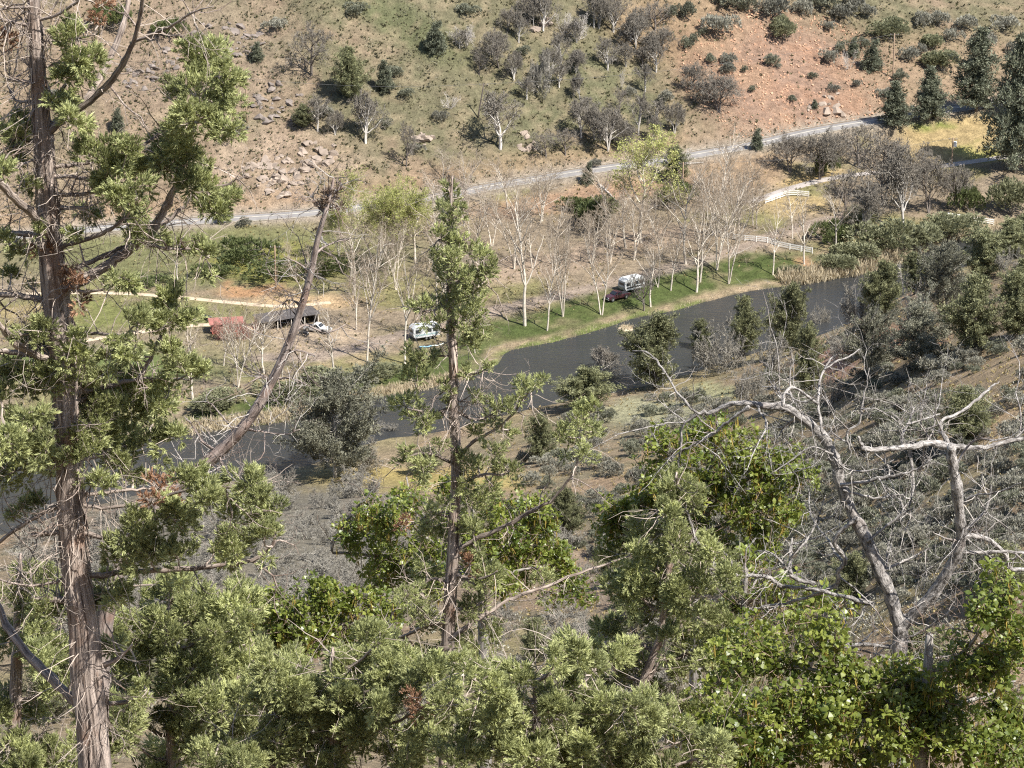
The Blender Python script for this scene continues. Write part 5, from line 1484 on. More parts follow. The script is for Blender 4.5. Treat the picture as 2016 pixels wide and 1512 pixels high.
# ---- the big juniper at left
J = Fore('juniper_tree', 'big shaggy-barked juniper filling the left side of the view', 'tree', 32,
         [(60, -150, 18), (62, -40, 24), (70, 60, 28), (78, 180, 31), (86, 290, 36), (93, 390, 40), (100, 480, 44), (112, 600, 50), (124, 700, 50), (128, 790, 48), (134, 880, 51), (139, 1004, 54), (149, 1126, 56), (165, 1230, 58), (170, 1334, 62), (182, 1420, 64), (192, 1540, 66), (200, 1640, 70)],
         M_JBARK, M_JLIMB, 1, G_FJ, k=26, rough=.13)
JL = [
 [(88, 262, 18), (100, 250, 17), (130, 228, 16), (174, 191, 15), (208, 132, 13), (236, 70, 12), (250, 20, 11), (258, -40, 9)],
 [(90, 268, 15), (101, 255, 15), (140, 225, 14), (180, 198, 13), (222, 156, 13), (250, 111, 11), (267, 70, 9), (278, 20, 8), (288, -40, 6)],
 [(258, 86, 7), (305, 66, 6), (347, 45, 5), (382, 24, 4), (420, 12, 2)],
 [(112, 580, 26), (140, 562, 24), (177, 544, 23), (215, 520, 22), (243, 500, 20), (278, 476, 19), (302, 451, 18), (323, 413, 16), (340, 378, 14), (354, 340, 12), (365, 302, 11), (375, 267, 10), (385, 226, 8), (400, 174, 6), (412, 110, 3)],
 [(150, 530, 10), (222, 497, 11), (275, 470, 10), (330, 434, 9), (361, 406, 8), (382, 382, 7), (444, 365, 5), (470, 352, 4), (497, 347, 2)],
 [(100, 482, 20), (87, 448, 20), (69, 424, 19), (35, 396, 17), (0, 361, 16), (-40, 325, 14)],
 [(100, 328, 9), (156, 323, 8), (208, 312, 8), (250, 302, 7), (299, 274, 6), (333, 243, 4)],
 [(100, 348, 9), (139, 347, 8), (184, 354, 7), (208, 344, 4)],
 [(104, 384, 8), (166, 382, 7), (208, 371, 4), (232, 362, 2)],
 [(95, 406, 11), (139, 410, 9), (174, 406, 5), (200, 396, 3)],
 [(105, 500, 12), (135, 482, 11), (187, 465, 10), (222, 448, 8), (250, 427, 5)],
 [(70, 52, 9), (55, 50, 8), (30, 45, 7), (-10, 34, 6)], [(66, 14, 7), (20, 15, 6), (-10, 22, 5)],
 [(80, 165, 9), (66, 163, 8), (40, 160, 7), (14, 157, 5)], [(82, 200, 8), (62, 200, 7), (30, 197, 6), (14, 165, 4)],
 [(98, 472, 13), (60, 462, 12), (30, 458, 11), (-20, 452, 9)], [(80, 80, 6), (130, 80, 5), (190, 67, 3)], [(74, 40, 7), (110, 30, 6), (150, 5, 5), (170, -30, 3)],
 [(128, 845, 14), (100, 845, 13), (60, 846, 12), (20, 850, 10), (-20, 856, 8)], [(120, 700, 14), (70, 700, 13), (30, 694, 12), (-20, 688, 10)],
 [(108, 592, 14), (85, 590, 13), (40, 583, 12), (-20, 578, 10)], [(122, 712, 16), (85, 705, 16), (35, 680, 15), (0, 640, 14), (-40, 590, 12)],
 [(130, 776, 12), (146, 773, 11), (194, 766, 10), (243, 752, 9), (288, 745, 7), (344, 745, 4)], [(270, 750, 8), (292, 715, 8), (306, 679, 8), (326, 648, 7), (340, 605, 4)],
 [(130, 792, 10), (149, 790, 10), (194, 776, 8), (215, 766, 6), (280, 730, 4)],
 [(136, 980, 9), (160, 975, 8), (226, 967, 7), (280, 963, 6), (342, 962, 4)], [(140, 986, 10), (87, 1008, 10), (35, 1039, 9), (-10, 1076, 8)],
 [(145, 1045, 13), (120, 1048, 12), (62, 1053, 9)], [(145, 1046, 12), (160, 1048, 12), (208, 1060, 9), (250, 1065, 7), (288, 1040, 5), (330, 1000, 3)],
 [(150, 1140, 13), (200, 1132, 12), (240, 1126, 11), (323, 1122, 11), (417, 1116, 10), (470, 1108, 10), (503, 1100, 10), (535, 1077, 10), (541, 1056, 8), (536, 1036, 5), (520, 1000, 3)],
 [(170, 1400, 24), (149, 1383, 23), (104, 1338, 22), (56, 1289, 20), (21, 1244, 18), (-10, 1180, 16)], [(148, 1130, 7), (128, 1136, 6), (104, 1147, 6), (52, 1153, 5), (-10, 1138, 4)],
 [(150, 1182, 16), (111, 1181, 14), (62, 1178, 9)], [(168, 1320, 15), (198, 1313, 13), (233, 1296, 9), (260, 1270, 5)], [(175, 1388, 12), (201, 1386, 11), (260, 1379, 9), (300, 1362, 6)],
 [(160, 1200, 8), (200, 1180, 7), (230, 1160, 5), (300, 1150, 3)], [(132, 905, 10), (180, 900, 8), (240, 880, 6), (320, 860, 4)], [(137, 940, 9), (90, 930, 8), (40, 915, 7), (0, 920, 5)],
 [(136, 985, 8), (200, 1000, 7), (300, 985, 6), (390, 960, 6), (470, 960, 5), (495, 950, 3)], [(120, 660, 9), (180, 655, 7), (240, 660, 5), (265, 640, 3)], [(118, 640, 8), (70, 655, 7), (40, 660, 5)],
 [(80, 210, 8), (120, 180, 7), (150, 130, 5), (160, 100, 3)], [(86, 290, 8), (50, 275, 7), (20, 300, 5)], [(110, 560, 8), (170, 575, 6), (230, 560, 5), (245, 545, 3)], [(278, 476, 8), (330, 490, 6), (385, 490, 5), (410, 500, 3)]]
for i, l in enumerate(JL): J.limb(l, dD=None)
for c in [(410, 130, 48), (395, 108, 40), (430, 150, 38), (385, 190, 46), (440, 200, 38), (350, 195, 32), (400, 230, 42), (370, 245, 38), (445, 245, 30), (350, 290, 42), (330, 265, 26), (250, 300, 32), (190, 310, 38), (215, 332, 38), (255, 330, 32), (320, 320, 42), (290, 345, 32),
          (390, 310, 24), (240, 372, 38), (270, 390, 32), (200, 360, 24), (390, 370, 42), (430, 390, 38), (370, 358, 36), (280, 440, 38), (175, 410, 24), (262, 458, 30), (420, 415, 28), (240, 545, 28), (405, 505, 32), (372, 478, 26), (140, 80, 36), (155, 130, 42), (120, 150, 28), (170, 110, 36), (130, 200, 28), (145, 232, 30), (112, 190, 26),
          (30, 260, 28), (45, 272, 36), (20, 310, 28), (40, 240, 26), (10, 335, 24), (55, 352, 24), (20, 540, 24), (75, 652, 32), (68, 668, 28), (130, 700, 52), (100, 742, 46), (150, 682, 38), (120, 652, 28), (150, 732, 42), (60, 752, 38), (30, 722, 32), (90, 700, 34), (345, 605, 38), (332, 640, 34), (370, 630, 28), (345, 580, 26), (270, 640, 32), (290, 620, 24),
          (240, 665, 22), (250, 690, 28), (255, 725, 28), (335, 690, 28), (375, 735, 32), (350, 720, 28), (400, 730, 22), (300, 772, 42), (330, 782, 36), (250, 790, 46), (220, 802, 42), (180, 812, 46), (200, 852, 46), (240, 862, 46), (150, 852, 42), (300, 812, 38), (120, 862, 38), (310, 872, 32), (30, 842, 38), (15, 872, 46), (45, 862, 38), (10, 922, 46), (60, 912, 32), (110, 912, 32), (160, 902, 38),
          (345, 856, 28), (480, 945, 36), (500, 975, 32), (385, 950, 38), (402, 972, 32), (365, 930, 32), (350, 1002, 28), (270, 1036, 42), (320, 1012, 38), (342, 1022, 32), (250, 1106, 44), (300, 1092, 42), (352, 1102, 36), (480, 1032, 42), (500, 1002, 42), (540, 1012, 36), (460, 1072, 42), (440, 1092, 28), (520, 1062, 32), (190, 1166, 36), (215, 1156, 32), (236, 1172, 28), (110, 1192, 24), (90, 1202, 28),
          (230, 900, 30), (200, 950, 28), (260, 930, 30), (90, 880, 34), (70, 990, 26), (40, 1000, 24), (225, 1260, 26), (290, 1360, 30), (80, 450, 20), (150, 455, 18), (40, 490, 26), (10, 470, 22), (0, 780, 36), (60, 810, 30), (200, 730, 24), (210, 700, 20)]:
    J.clump(*c, dens=1.05)
for c in [(150, 568, 30), (142, 548, 28), (160, 590, 20), (312, 962, 30), (345, 980, 22), (300, 985, 20), (200, 10, 24), (190, 35, 16), (12, 80, 20), (6, 65, 16), (90, 488, 22), (110, 905, 16), (130, 890, 14)]:
    J.clump(*c, rust=True, dens=.6)
J.twigs(900, .2, .8, .0058, .3, .3)
J.bark(320)
J.sprout(150, (.3, .9), (.007, .014), M_JLIMB)
J.done()

# ---- slim juniper in the middle
K = Fore('juniper_tree', 'slim upright juniper with reddish trunk in the middle of the view', 'tree', 45,
         [(890, 348, 4), (887, 420, 8), (885, 480, 12), (886, 560, 17), (888, 640, 20), (893, 720, 22), (893, 800, 24), (897, 880, 25), (897, 960, 27), (893, 1040, 29), (890, 1120, 31), (885, 1200, 32), (882, 1300, 35), (880, 1450, 40), (878, 1560, 42)],
         M_JBARK, M_JLIMB, 2, G_FJ, k=14, rough=.12, wsc=.8)
for l in [
 [(893, 805, 9), (930, 825, 8), (955, 822, 6), (985, 805, 4)], [(897, 905, 10), (930, 872, 9), (975, 845, 8), (1010, 815, 6), (1035, 780, 5), (1050, 755, 3)],
 [(892, 1088, 14), (930, 1065, 12), (985, 1040, 11), (1040, 1010, 10), (1090, 980, 8), (1130, 930, 6), (1148, 870, 5), (1150, 820, 3)], [(890, 700, 6), (850, 702, 5), (822, 715, 4)],
 [(884, 1260, 13), (930, 1225, 12), (1000, 1182, 10), (1060, 1160, 9), (1160, 1122, 7), (1240, 1095, 4)], [(897, 915, 8), (840, 892, 7), (790, 905, 4)],
 [(883, 1225, 12), (840, 1232, 10), (800, 1250, 8), (750, 1262, 5)], [(886, 560, 8), (930, 545, 7), (965, 525, 4)], [(888, 600, 7), (850, 612, 6), (822, 612, 3)], [(886, 480, 6), (865, 472, 5), (850, 490, 3)],
 [(888, 640, 6), (925, 640, 5), (945, 625, 3)], [(893, 800, 7), (850, 812, 6), (805, 805, 4)], [(893, 740, 5), (940, 735, 4), (962, 722, 2)], [(897, 960, 9), (945, 935, 8), (990, 935, 5)], [(893, 1020, 8), (850, 1012, 6), (820, 1030, 4)],
 [(890, 1130, 10), (940, 1140, 8), (980, 1125, 4)], [(888, 1150, 9), (850, 1140, 7), (815, 1170, 4)], [(885, 1200, 9), (930, 1195, 7), (960, 1180, 4)], [(886, 430, 4), (905, 418, 3), (912, 412, 2)], [(893, 790, 6), (960, 790, 3)]]:
    K.limb(l)
for c in [(887, 372, 18), (892, 395, 22), (870, 410, 20), (908, 415, 20), (885, 440, 23), (868, 470, 26), (906, 476, 24), (858, 500, 18), (890, 512, 28), (925, 502, 28), (952, 512, 28), (970, 522, 18), (868, 542, 28), (906, 546, 28), (940, 546, 28), (960, 536, 23), (930, 576, 32), (946, 600, 28), (900, 590, 23), (850, 602, 28), (830, 612, 28), (862, 626, 22),
          (920, 622, 28), (936, 642, 28), (926, 672, 20), (800, 690, 20), (820, 722, 28), (815, 752, 28), (826, 702, 22), (962, 720, 16), (800, 802, 32), (820, 822, 28), (842, 836, 22), (880, 790, 14), (980, 806, 28), (1000, 802, 22), (968, 822, 22), (1040, 766, 30), (1062, 750, 22), (1020, 782, 18), (1000, 852, 22), (1140, 830, 36), (1162, 812, 28), (1120, 870, 32), (1172, 850, 22), (1100, 852, 22),
          (1150, 890, 28), (800, 890, 22), (790, 906, 18), (832, 922, 28), (970, 890, 28), (940, 920, 28), (962, 960, 36), (930, 990, 36), (1002, 930, 32), (850, 1012, 28), (850, 1042, 36), (932, 1052, 32), (960, 1130, 44), (850, 1132, 44), (930, 1190, 40), (830, 1202, 40), (900, 1262, 44), (962, 1240, 36), (800, 1172, 36), (1070, 1150, 30), (1200, 1110, 30), (770, 1262, 36), (860, 1290, 40), (930, 1310, 40)]:
    K.clump(c[0], c[1], c[2] * .88, dens=.6)
for c in [(884, 470, 26), (890, 540, 28), (880, 510, 26), (895, 575, 26), (882, 600, 26), (900, 640, 22), (880, 420, 22), (890, 450, 20), (875, 650, 20)]: K.clump(c[0], c[1], c[2] * .7, dens=.45, jit=.05)
for i, y in enumerate(range(670, 1440, 30)): K.clump(892 + (-1) ** i * K.rng.uniform(12, 60), y + K.rng.uniform(-10, 10), K.rng.uniform(13, 22), dens=.6, jit=.2)
K.bark(120)
K.sprout(60, (.3, .9), (.007, .013), M_JLIMB)
for c in [(792, 1036, 16), (800, 1022, 12), (925, 1110, 22)]: K.clump(*c, rust=True, dens=.7)
K.twigs(320, .3, .8, .007, .2, .35)
K.done()

# ---- dead leaning snag
S = Fore('dead_juniper', 'dead reddish juniper snag leaning up to the right across the river', 'dead tree', 37,
         [(658, 350, 4), (646, 400, 8), (626, 470, 11), (612, 540, 13), (595, 600, 14), (575, 660, 15), (555, 710, 17), (530, 760, 19), (500, 810, 21), (470, 850, 23), (430, 890, 25), (390, 925, 27), (330, 975, 29), (262, 1060, 32), (215, 1180, 36), (195, 1330, 40), (190, 1560, 44)],
         M_SNAG, M_SNAG, 3, k=12, rough=.12, twigm=M_TWIGW, deadkind='brown')
for l in [[(500, 812, 7), (470, 850, 5), (450, 835, 4), (420, 800, 3), (400, 790, 2)], [(530, 760, 6), (520, 740, 4), (480, 760, 2)], [(575, 660, 7), (600, 640, 5), (640, 655, 3), (680, 640, 2)], [(560, 700, 6), (585, 690, 4), (620, 700, 2)],
          [(612, 540, 6), (590, 520, 4), (560, 505, 2)], [(620, 500, 6), (650, 480, 4), (690, 470, 2)], [(430, 890, 7), (400, 870, 5), (380, 840, 3), (362, 820, 2)], [(430, 892, 6), (440, 920, 4), (455, 940, 2)],
          [(480, 845, 6), (520, 850, 4), (560, 855, 3), (590, 845, 2)], [(645, 400, 5), (660, 385, 3), (672, 360, 2)], [(640, 420, 5), (620, 400, 3), (615, 380, 2)], [(595, 600, 5), (570, 590, 3), (555, 600, 2)], [(540, 745, 6), (575, 745, 4), (610, 760, 2)]]:
    S.limb(l, k=6)
for c in [(648, 385, 20), (660, 372, 18), (636, 410, 18), (656, 405, 16), (628, 460, 12)]: S.clump(*c, rust=True, dens=.45)
S.sprout(40, (.4, 1.0), (.007, .014), M_SNAG)
S.twigs(150, .2, .7, .006, .15, .5, 0.3)
S.done()

# ---- the weathered oak at right
O = Fore('oak_tree', 'weathered grey oak with bare twisted limbs at the right', 'tree', 40,
         [(1774, 1232, 44), (1772, 1270, 46), (1771, 1317, 48), (1765, 1400, 54), (1755, 1560, 60)], M_DEADOAK, M_DEADOAK, 4, k=14, rough=.14, twigm=M_TWIGW, wsc=.68)
OL = [
 [(1774, 1240, 44), (1757, 1181, 44), (1733, 1126, 42), (1708, 1067, 40), (1684, 1022, 38), (1667, 987, 37), (1653, 947, 36), (1639, 891, 34), (1618, 856, 31), (1580, 825, 27), (1545, 801, 24), (1510, 799, 21), (1465, 794, 17), (1431, 797, 15), (1403, 811, 13), (1375, 815, 11), (1344, 839, 8), (1340, 884, 7), (1333, 926, 4)],
 [(1774, 1236, 40), (1799, 1209, 40), (1844, 1161, 40), (1878, 1102, 38), (1892, 1056, 36), (1889, 1015, 34), (1882, 953, 33), (1875, 912, 31), (1872, 878, 28)],
 [(1872, 880, 26), (1830, 873, 22), (1790, 880, 19), (1740, 885, 18), (1705, 884, 17), (1694, 872, 12), (1690, 858, 7)],
 [(1868, 880, 22), (1900, 880, 17), (1940, 881, 15), (1970, 872, 13), (2016, 862, 12), (2060, 850, 10)],
 [(1866, 872, 15), (1858, 855, 14), (1851, 842, 12), (1858, 825, 11), (1885, 815, 10), (1920, 790, 9), (1951, 763, 7), (1967, 752, 3)],
 [(1375, 815, 8), (1340, 780, 7), (1310, 735, 6), (1280, 697, 6), (1245, 690, 3)],
 [(1475, 800, 11), (1440, 825, 10), (1410, 850, 9), (1380, 868, 8), (1350, 885, 7), (1310, 905, 4)],
 [(1622, 858, 11), (1618, 846, 10), (1611, 797, 9), (1615, 749, 8), (1629, 717, 6), (1646, 697, 3)], [(1623, 728, 7), (1645, 712, 6), (1670, 703, 5), (1694, 686, 3)],
 [(1611, 796, 8), (1580, 773, 9), (1560, 763, 9), (1545, 775, 10), (1541, 799, 12)], [(1541, 795, 9), (1536, 775, 8), (1524, 763, 7), (1500, 761, 3)],
 [(1675, 890, 8), (1667, 853, 8), (1691, 832, 7), (1698, 797, 6), (1712, 728, 3)], [(1695, 805, 5), (1730, 806, 5), (1765, 830, 4), (1795, 856, 3)],
 [(1538, 1154, 13), (1510, 1136, 13), (1455, 1133, 11), (1396, 1119, 7)], [(1720, 1190, 16), (1650, 1172, 14), (1604, 1160, 13), (1538, 1154, 12)], [(1604, 1150, 16), (1559, 1133, 16), (1556, 1091, 12), (1560, 1060, 7)],
 [(1444, 1128, 10), (1430, 1091, 10), (1378, 1074, 11), (1358, 1022, 9), (1350, 990, 5)],
 [(1690, 1020, 16), (1663, 1039, 15), (1642, 1067, 14), (1663, 1102, 14), (1649, 1126, 14), (1649, 1147, 13), (1628, 1161, 12), (1559, 1185, 9), (1510, 1192, 7), (1465, 1209, 4)],
 [(1760, 1275, 12), (1700, 1268, 13), (1663, 1272, 14), (1621, 1258, 15), (1601, 1292, 15), (1587, 1334, 13), (1576, 1386, 9), (1576, 1438, 4)], [(1621, 1262, 6), (1663, 1272, 7), (1767, 1296, 7), (1837, 1296, 6), (1906, 1282, 3)],
 [(1594, 1341, 9), (1635, 1386, 8), (1670, 1421, 8), (1677, 1466, 7), (1649, 1510, 4)], [(1690, 1290, 8), (1698, 1320, 7), (1705, 1369, 6), (1715, 1438, 3)],
 [(1890, 1056, 20), (1915, 1055, 18), (1941, 1060, 15), (1976, 1088, 14), (1993, 1119, 13), (2040, 1119, 11)], [(1885, 1085, 13), (1924, 1088, 12), (1970, 1086, 11), (2040, 1090, 9)], [(1895, 1048, 12), (1906, 1039, 11), (1941, 1004, 8), (1952, 955, 5)],
 [(1655, 955, 12), (1690, 950, 11), (1740, 940, 10), (1790, 930, 8), (1835, 905, 5)], [(1660, 965, 9), (1720, 980, 8), (1770, 975, 7), (1800, 990, 5)], [(1790, 882, 9), (1795, 915, 9), (1798, 960, 8), (1790, 1000, 4)],
 [(1640, 895, 7), (1600, 880, 6), (1560, 905, 5), (1520, 930, 3)], [(1780, 882, 9), (1775, 860, 8), (1790, 830, 7), (1800, 800, 4)], [(1785, 835, 6), (1820, 825, 6), (1850, 815, 5)], [(1708, 1067, 10), (1740, 1040, 9), (1780, 1010, 7), (1800, 1000, 3)],
 [(1733, 1126, 8), (1790, 1100, 7), (1830, 1080, 4)], [(1770, 1262, 8), (1820, 1240, 7), (1880, 1195, 6), (1920, 1150, 4), (1935, 1100, 2)], [(1765, 1290, 7), (1800, 1310, 7), (1830, 1350, 6), (1870, 1360, 3)], [(1560, 1130, 7), (1520, 1090, 6), (1490, 1085, 4)], [(1555, 1100, 7), (1590, 1060, 6), (1610, 1020, 5), (1625, 975, 3)],
 [(1885, 1000, 8), (1920, 975, 7), (1960, 970, 6), (2010, 950, 4)], [(1640, 900, 6), (1670, 925, 6), (1720, 925, 5), (1760, 905, 3)]]
for l in OL: O.limb(l, k=8)
O.sprout(120, (.5, 1.5), (.010, .022), M_DEADOAK)
O.twigs(300, .2, .7, .0055, .05, .06, 0.1)
O.done()

# ---- leafy oaks
def leafy(name_label, D, trunk, limbs, patches, seed, dens=1.0, tw=120):
    o = Fore('oak_tree', name_label, 'tree', D, trunk, M_OAKLIMB, M_OAKLIMB, seed, 'leafy oaks in the foreground', k=10, twigm=M_TWIGB)
    for l in limbs: o.limb(l, k=6)
    for p in patches: o.leaf_patch(*p, dens=dens)
    o.twigs(tw, .3, .9, .006, .1, .1)
    o.done(); return o
leafy('oak with fresh green leaves behind the bare twisted limbs', 46, [(1395, 935, 10), (1390, 1020, 16), (1385, 1100, 20), (1375, 1200, 24), (1360, 1560, 34)],
      [[(1390, 1000, 9), (1330, 930, 7), (1310, 880, 4)], [(1390, 960, 9), (1410, 880, 6), (1412, 830, 3)], [(1390, 1010, 9), (1460, 950, 7), (1530, 920, 4)], [(1385, 1060, 9), (1310, 1010, 7), (1240, 1010, 4)], [(1388, 1050, 8), (1460, 1020, 6), (1540, 1000, 3)]],
      [(1410, 842, 50, 32), (1330, 872, 60, 40), (1440, 900, 85, 55), (1520, 930, 65, 65), (1380, 960, 80, 60), (1300, 980, 70, 60), (1240, 1022, 50, 60), (1460, 1000, 80, 45), (1420, 1062, 80, 40), (1550, 1000, 40, 40), (1230, 1080, 40, 30), (1280, 930, 46, 40), (1200, 1040, 46, 44), (1330, 1030, 70, 40), (1500, 1050, 60, 36), (1580, 960, 34, 40), (1260, 1120, 60, 36)], 11, 1.05)
leafy('oak with fresh green leaves and thin white limbs behind the slim juniper', 55, [(930, 1000, 8), (940, 1090, 14), (950, 1200, 20), (955, 1560, 32)],
      [[(945, 1120, 9), (840, 1060, 7), (780, 1000, 4)], [(945, 1110, 9), (1020, 1060, 7), (1070, 1070, 4)], [(948, 1150, 9), (760, 1100, 7), (690, 1090, 6), (653, 1084, 5), (674, 1039, 5), (700, 1004, 4), (748, 950, 2)], [(948, 1140, 8), (1090, 1110, 5)], [(840, 1060, 7), (815, 1000, 5), (800, 940, 3)]],
      [(800, 980, 50, 30), (770, 1022, 60, 50), (1020, 1060, 60, 50), (1060, 1082, 60, 50), (960, 1092, 60, 50), (840, 1082, 60, 50), (1100, 1112, 40, 40), (740, 1082, 50, 50), (880, 960, 40, 30), (1040, 1000, 40, 30), (960, 1000, 60, 44), (900, 1040, 60, 50), (690, 1060, 40, 50), (1120, 1160, 60, 40), (1010, 1140, 70, 40), (780, 1130, 70, 40), (860, 1150, 60, 40), (720, 1010, 40, 36), (1080, 1030, 40, 36)], 12, .9)
leafy('bright green oak below the fork of the big juniper', 50, [(600, 1170, 8), (605, 1230, 14), (610, 1350, 20), (610, 1560, 30)],
      [[(605, 1240, 9), (550, 1200, 5)], [(605, 1245, 9), (680, 1230, 6), (730, 1220, 3)], [(608, 1280, 9), (540, 1260, 5)]],
      [(560, 1200, 70, 56), (620, 1222, 80, 48), (700, 1240, 60, 48), (540, 1252, 60, 40), (620, 1160, 40, 30), (760, 1200, 40, 40), (500, 1200, 46, 40), (680, 1180, 60, 40), (600, 1270, 90, 36), (720, 1290, 60, 36)], 13, 1.1)
leafy('dark green leafy oak filling the lower right corner', 36, [(1830, 1250, 16), (1825, 1350, 24), (1815, 1450, 30), (1800, 1600, 40)],
      [[(1825, 1360, 12), (1700, 1340, 9), (1560, 1310, 6), (1480, 1300, 4)], [(1820, 1400, 12), (1680, 1420, 9), (1500, 1430, 6), (1400, 1430, 3)], [(1828, 1330, 12), (1900, 1280, 9), (1960, 1190, 5)], [(1822, 1380, 12), (1910, 1380, 9), (2000, 1340, 6)], [(1815, 1440, 10), (1880, 1470, 6)], [(1815, 1440, 10), (1740, 1470, 6), (1620, 1490, 4)]],
      [(1500, 1300, 110, 75), (1450, 1420, 120, 85), (1580, 1420, 110, 80), (1700, 1400, 140, 95), (1920, 1310, 95, 85), (1965, 1190, 50, 70), (1850, 1450, 150, 75), (1600, 1262, 70, 45), (1990, 1400, 60, 80), (1700, 1490, 150, 40), (1550, 1495, 120, 40), (2000, 1260, 40, 60), (1660, 1330, 60, 50), (1440, 1490, 90, 40), (1960, 1480, 80, 50), (1775, 1400, 80, 70), (1770, 1340, 50, 40), (1840, 1370, 80, 60)], 14, 1.2, 260)
leafy('small leafy oak under the right hand twisted limb', 43, [(1470, 1120, 8), (1465, 1220, 14), (1460, 1560, 26)], [[(1468, 1180, 7), (1500, 1120, 4)], [(1468, 1200, 7), (1580, 1190, 4)], [(1468, 1210, 7), (1420, 1180, 4)]],
      [(1490, 1110, 60, 40), (1540, 1160, 50, 36), (1640, 1200, 60, 36), (1450, 1180, 60, 40), (1560, 1215, 70, 40), (1480, 1235, 60, 30)], 15, .7)

# ---- juniper crowns along the bottom
def crown(label, D, trunk, ell, seed, per=1.0, tw=270, plume=.100, rust=0.01):
    j = Fore('juniper_tree', label, 'tree', D, trunk, M_JBARK, M_JLIMB, seed, G_FJ, k=12)
    tx = np.array(trunk, float)
    for (cx, cy, ax, ay) in ell:
        y0 = min(max(cy + 50, tx[0][1] + 8), 1540); x0 = np.interp(y0, tx[:, 1], tx[:, 0])
        j.limb([(x0, y0, 11), ((x0 + cx) / 2, (y0 + cy) / 2 + 14, 8), (cx, cy, 5), (cx + (cx - x0) * .25, cy - 25, 2)])
    j.fill(ell, per, rust, plume)
    j.twigs(tw, .25, .9, .0065, .15, .15)
    j.done()
crown('juniper crown right of the big juniper trunk near the bottom', 44, [(335, 1130, 6), (338, 1250, 16), (340, 1400, 24), (340, 1600, 34)],
      [(330, 1200, 80, 60), (400, 1282, 85, 70), (280, 1332, 85, 75), (380, 1422, 100, 85), (460, 1182, 46, 46), (255, 1450, 80, 60), (460, 1380, 50, 50), (330, 1500, 90, 30), (520, 1310, 50, 40), (230, 1230, 50, 50), (300, 1260, 60, 50), (420, 1230, 70, 50), (470, 1290, 60, 50), (260, 1400, 70, 60)], 21, .95)
crown('juniper crown at the bottom left of the slim juniper', 37, [(655, 1275, 6), (655, 1350, 14), (652, 1450, 22), (650, 1600, 32)],
      [(600, 1330, 105, 56), (720, 1332, 105, 56), (560, 1422, 105, 72), (700, 1440, 125, 75), (820, 1400, 80, 75), (480, 1482, 80, 50), (840, 1482, 90, 45), (600, 1500, 90, 30), (740, 1270, 70, 36), (820, 1320, 50, 40), (660, 1380, 100, 50), (540, 1360, 70, 40)], 22, .95)
crown('juniper with thin dark trunk between slim juniper and twisted oak', 40, [(1332, 930, 5), (1325, 1050, 13), (1312, 1150, 15), (1300, 1250, 17), (1270, 1330, 19), (1240, 1420, 21), (1205, 1600, 26)],
      [(1332, 962, 36, 36), (1310, 1022, 56, 46), (1362, 1062, 52, 50), (1272, 1092, 56, 42), (1380, 1132, 64, 46), (1250, 1152, 36, 28), (1342, 1202, 76, 46), (1410, 1252, 56, 46), (1300, 1292, 56, 36), (1420, 1342, 56, 56), (1352, 1392, 66, 46), (1240, 1230, 60, 40), (1190, 1290, 60, 40), (1250, 1370, 60, 40)], 23, .8)
crown('juniper crown along the bottom middle', 34.5, [(1052, 1325, 6), (1055, 1400, 16), (1058, 1500, 26), (1060, 1620, 34)],
      [(950, 1400, 95, 56), (1082, 1422, 115, 64), (1200, 1452, 105, 64), (1000, 1490, 115, 40), (1310, 1472, 80, 54), (1150, 1342, 56, 36), (1390, 1490, 60, 40), (1010, 1340, 50, 34), (1100, 1290, 60, 34), (1240, 1390, 50, 36), (920, 1330, 60, 40), (1060, 1370, 90, 40), (1140, 1480, 90, 40)], 24, .95)
crown('dark juniper behind the big trunk in the lower left corner', 52, [(40, 1090, 6), (36, 1200, 18), (30, 1400, 28), (26, 1600, 36)],
      [(40, 1132, 76, 54), (62, 1232, 86, 74), (30, 1332, 76, 84), (92, 1432, 95, 84), (20, 1482, 56, 46), (120, 1330, 50, 50)], 25, .55)
# ------------------------------------------------------------------ vehicles, sheds, fences, poles
M_MAROON = plain_mat('maroon_paint', (0.045, 0.012, 0.018), 0.3, noise=0.05, coat=.6)
M_WHITEP = plain_mat('white_vehicle_paint', (0.60, 0.60, 0.58), 0.4, noise=0.12, coat=.4)
M_GLASS = plain_mat('dark_window_glass', (0.025, 0.03, 0.035), 0.08, noise=0.0, spec=.6)
M_TYRE = plain_mat('tyre_rubber', (0.022, 0.022, 0.022), 0.9, noise=0.1)
M_RIM = plain_mat('steel_rim', (0.55, 0.55, 0.55), 0.35, metal=.8, noise=0.05)
M_BLACK = plain_mat('black_plastic', (0.03, 0.03, 0.032), 0.6, noise=0.1)
M_LAMP = plain_mat('headlamp_lens', (0.8, 0.82, 0.82), 0.15, noise=0.0)
M_TAIL = plain_mat('tail_lamp_lens', (0.4, 0.02, 0.02), 0.2, noise=0.0)
M_TRAIL = plain_mat('trailer_aluminium', (0.50, 0.51, 0.50), 0.5, noise=0.22, scale=1.2)
M_TEAL = plain_mat('trailer_teal_band', (0.30, 0.40, 0.40), 0.5, noise=0.08)
M_REDB = plain_mat('weathered_red_boards', (0.36, 0.115, 0.085), 0.85, noise=0.3, scale=1.2)
M_REDR = plain_mat('red_metal_roof', (0.34, 0.14, 0.11), 0.7, noise=0.2, scale=.8)
M_SHEDR = plain_mat('dark_shed_roof', (0.085, 0.075, 0.07), 0.85, noise=0.25, scale=.8)
M_SHEDW = plain_mat('dark_shed_boards', (0.06, 0.052, 0.047), 0.9, noise=0.3, scale=1.2)
M_POST = plain_mat('pale_posts', (0.60, 0.55, 0.47), 0.85, noise=0.15)
M_FENCE = plain_mat('white_fence_paint', (0.78, 0.76, 0.70), 0.7, noise=0.1, scale=1.5)
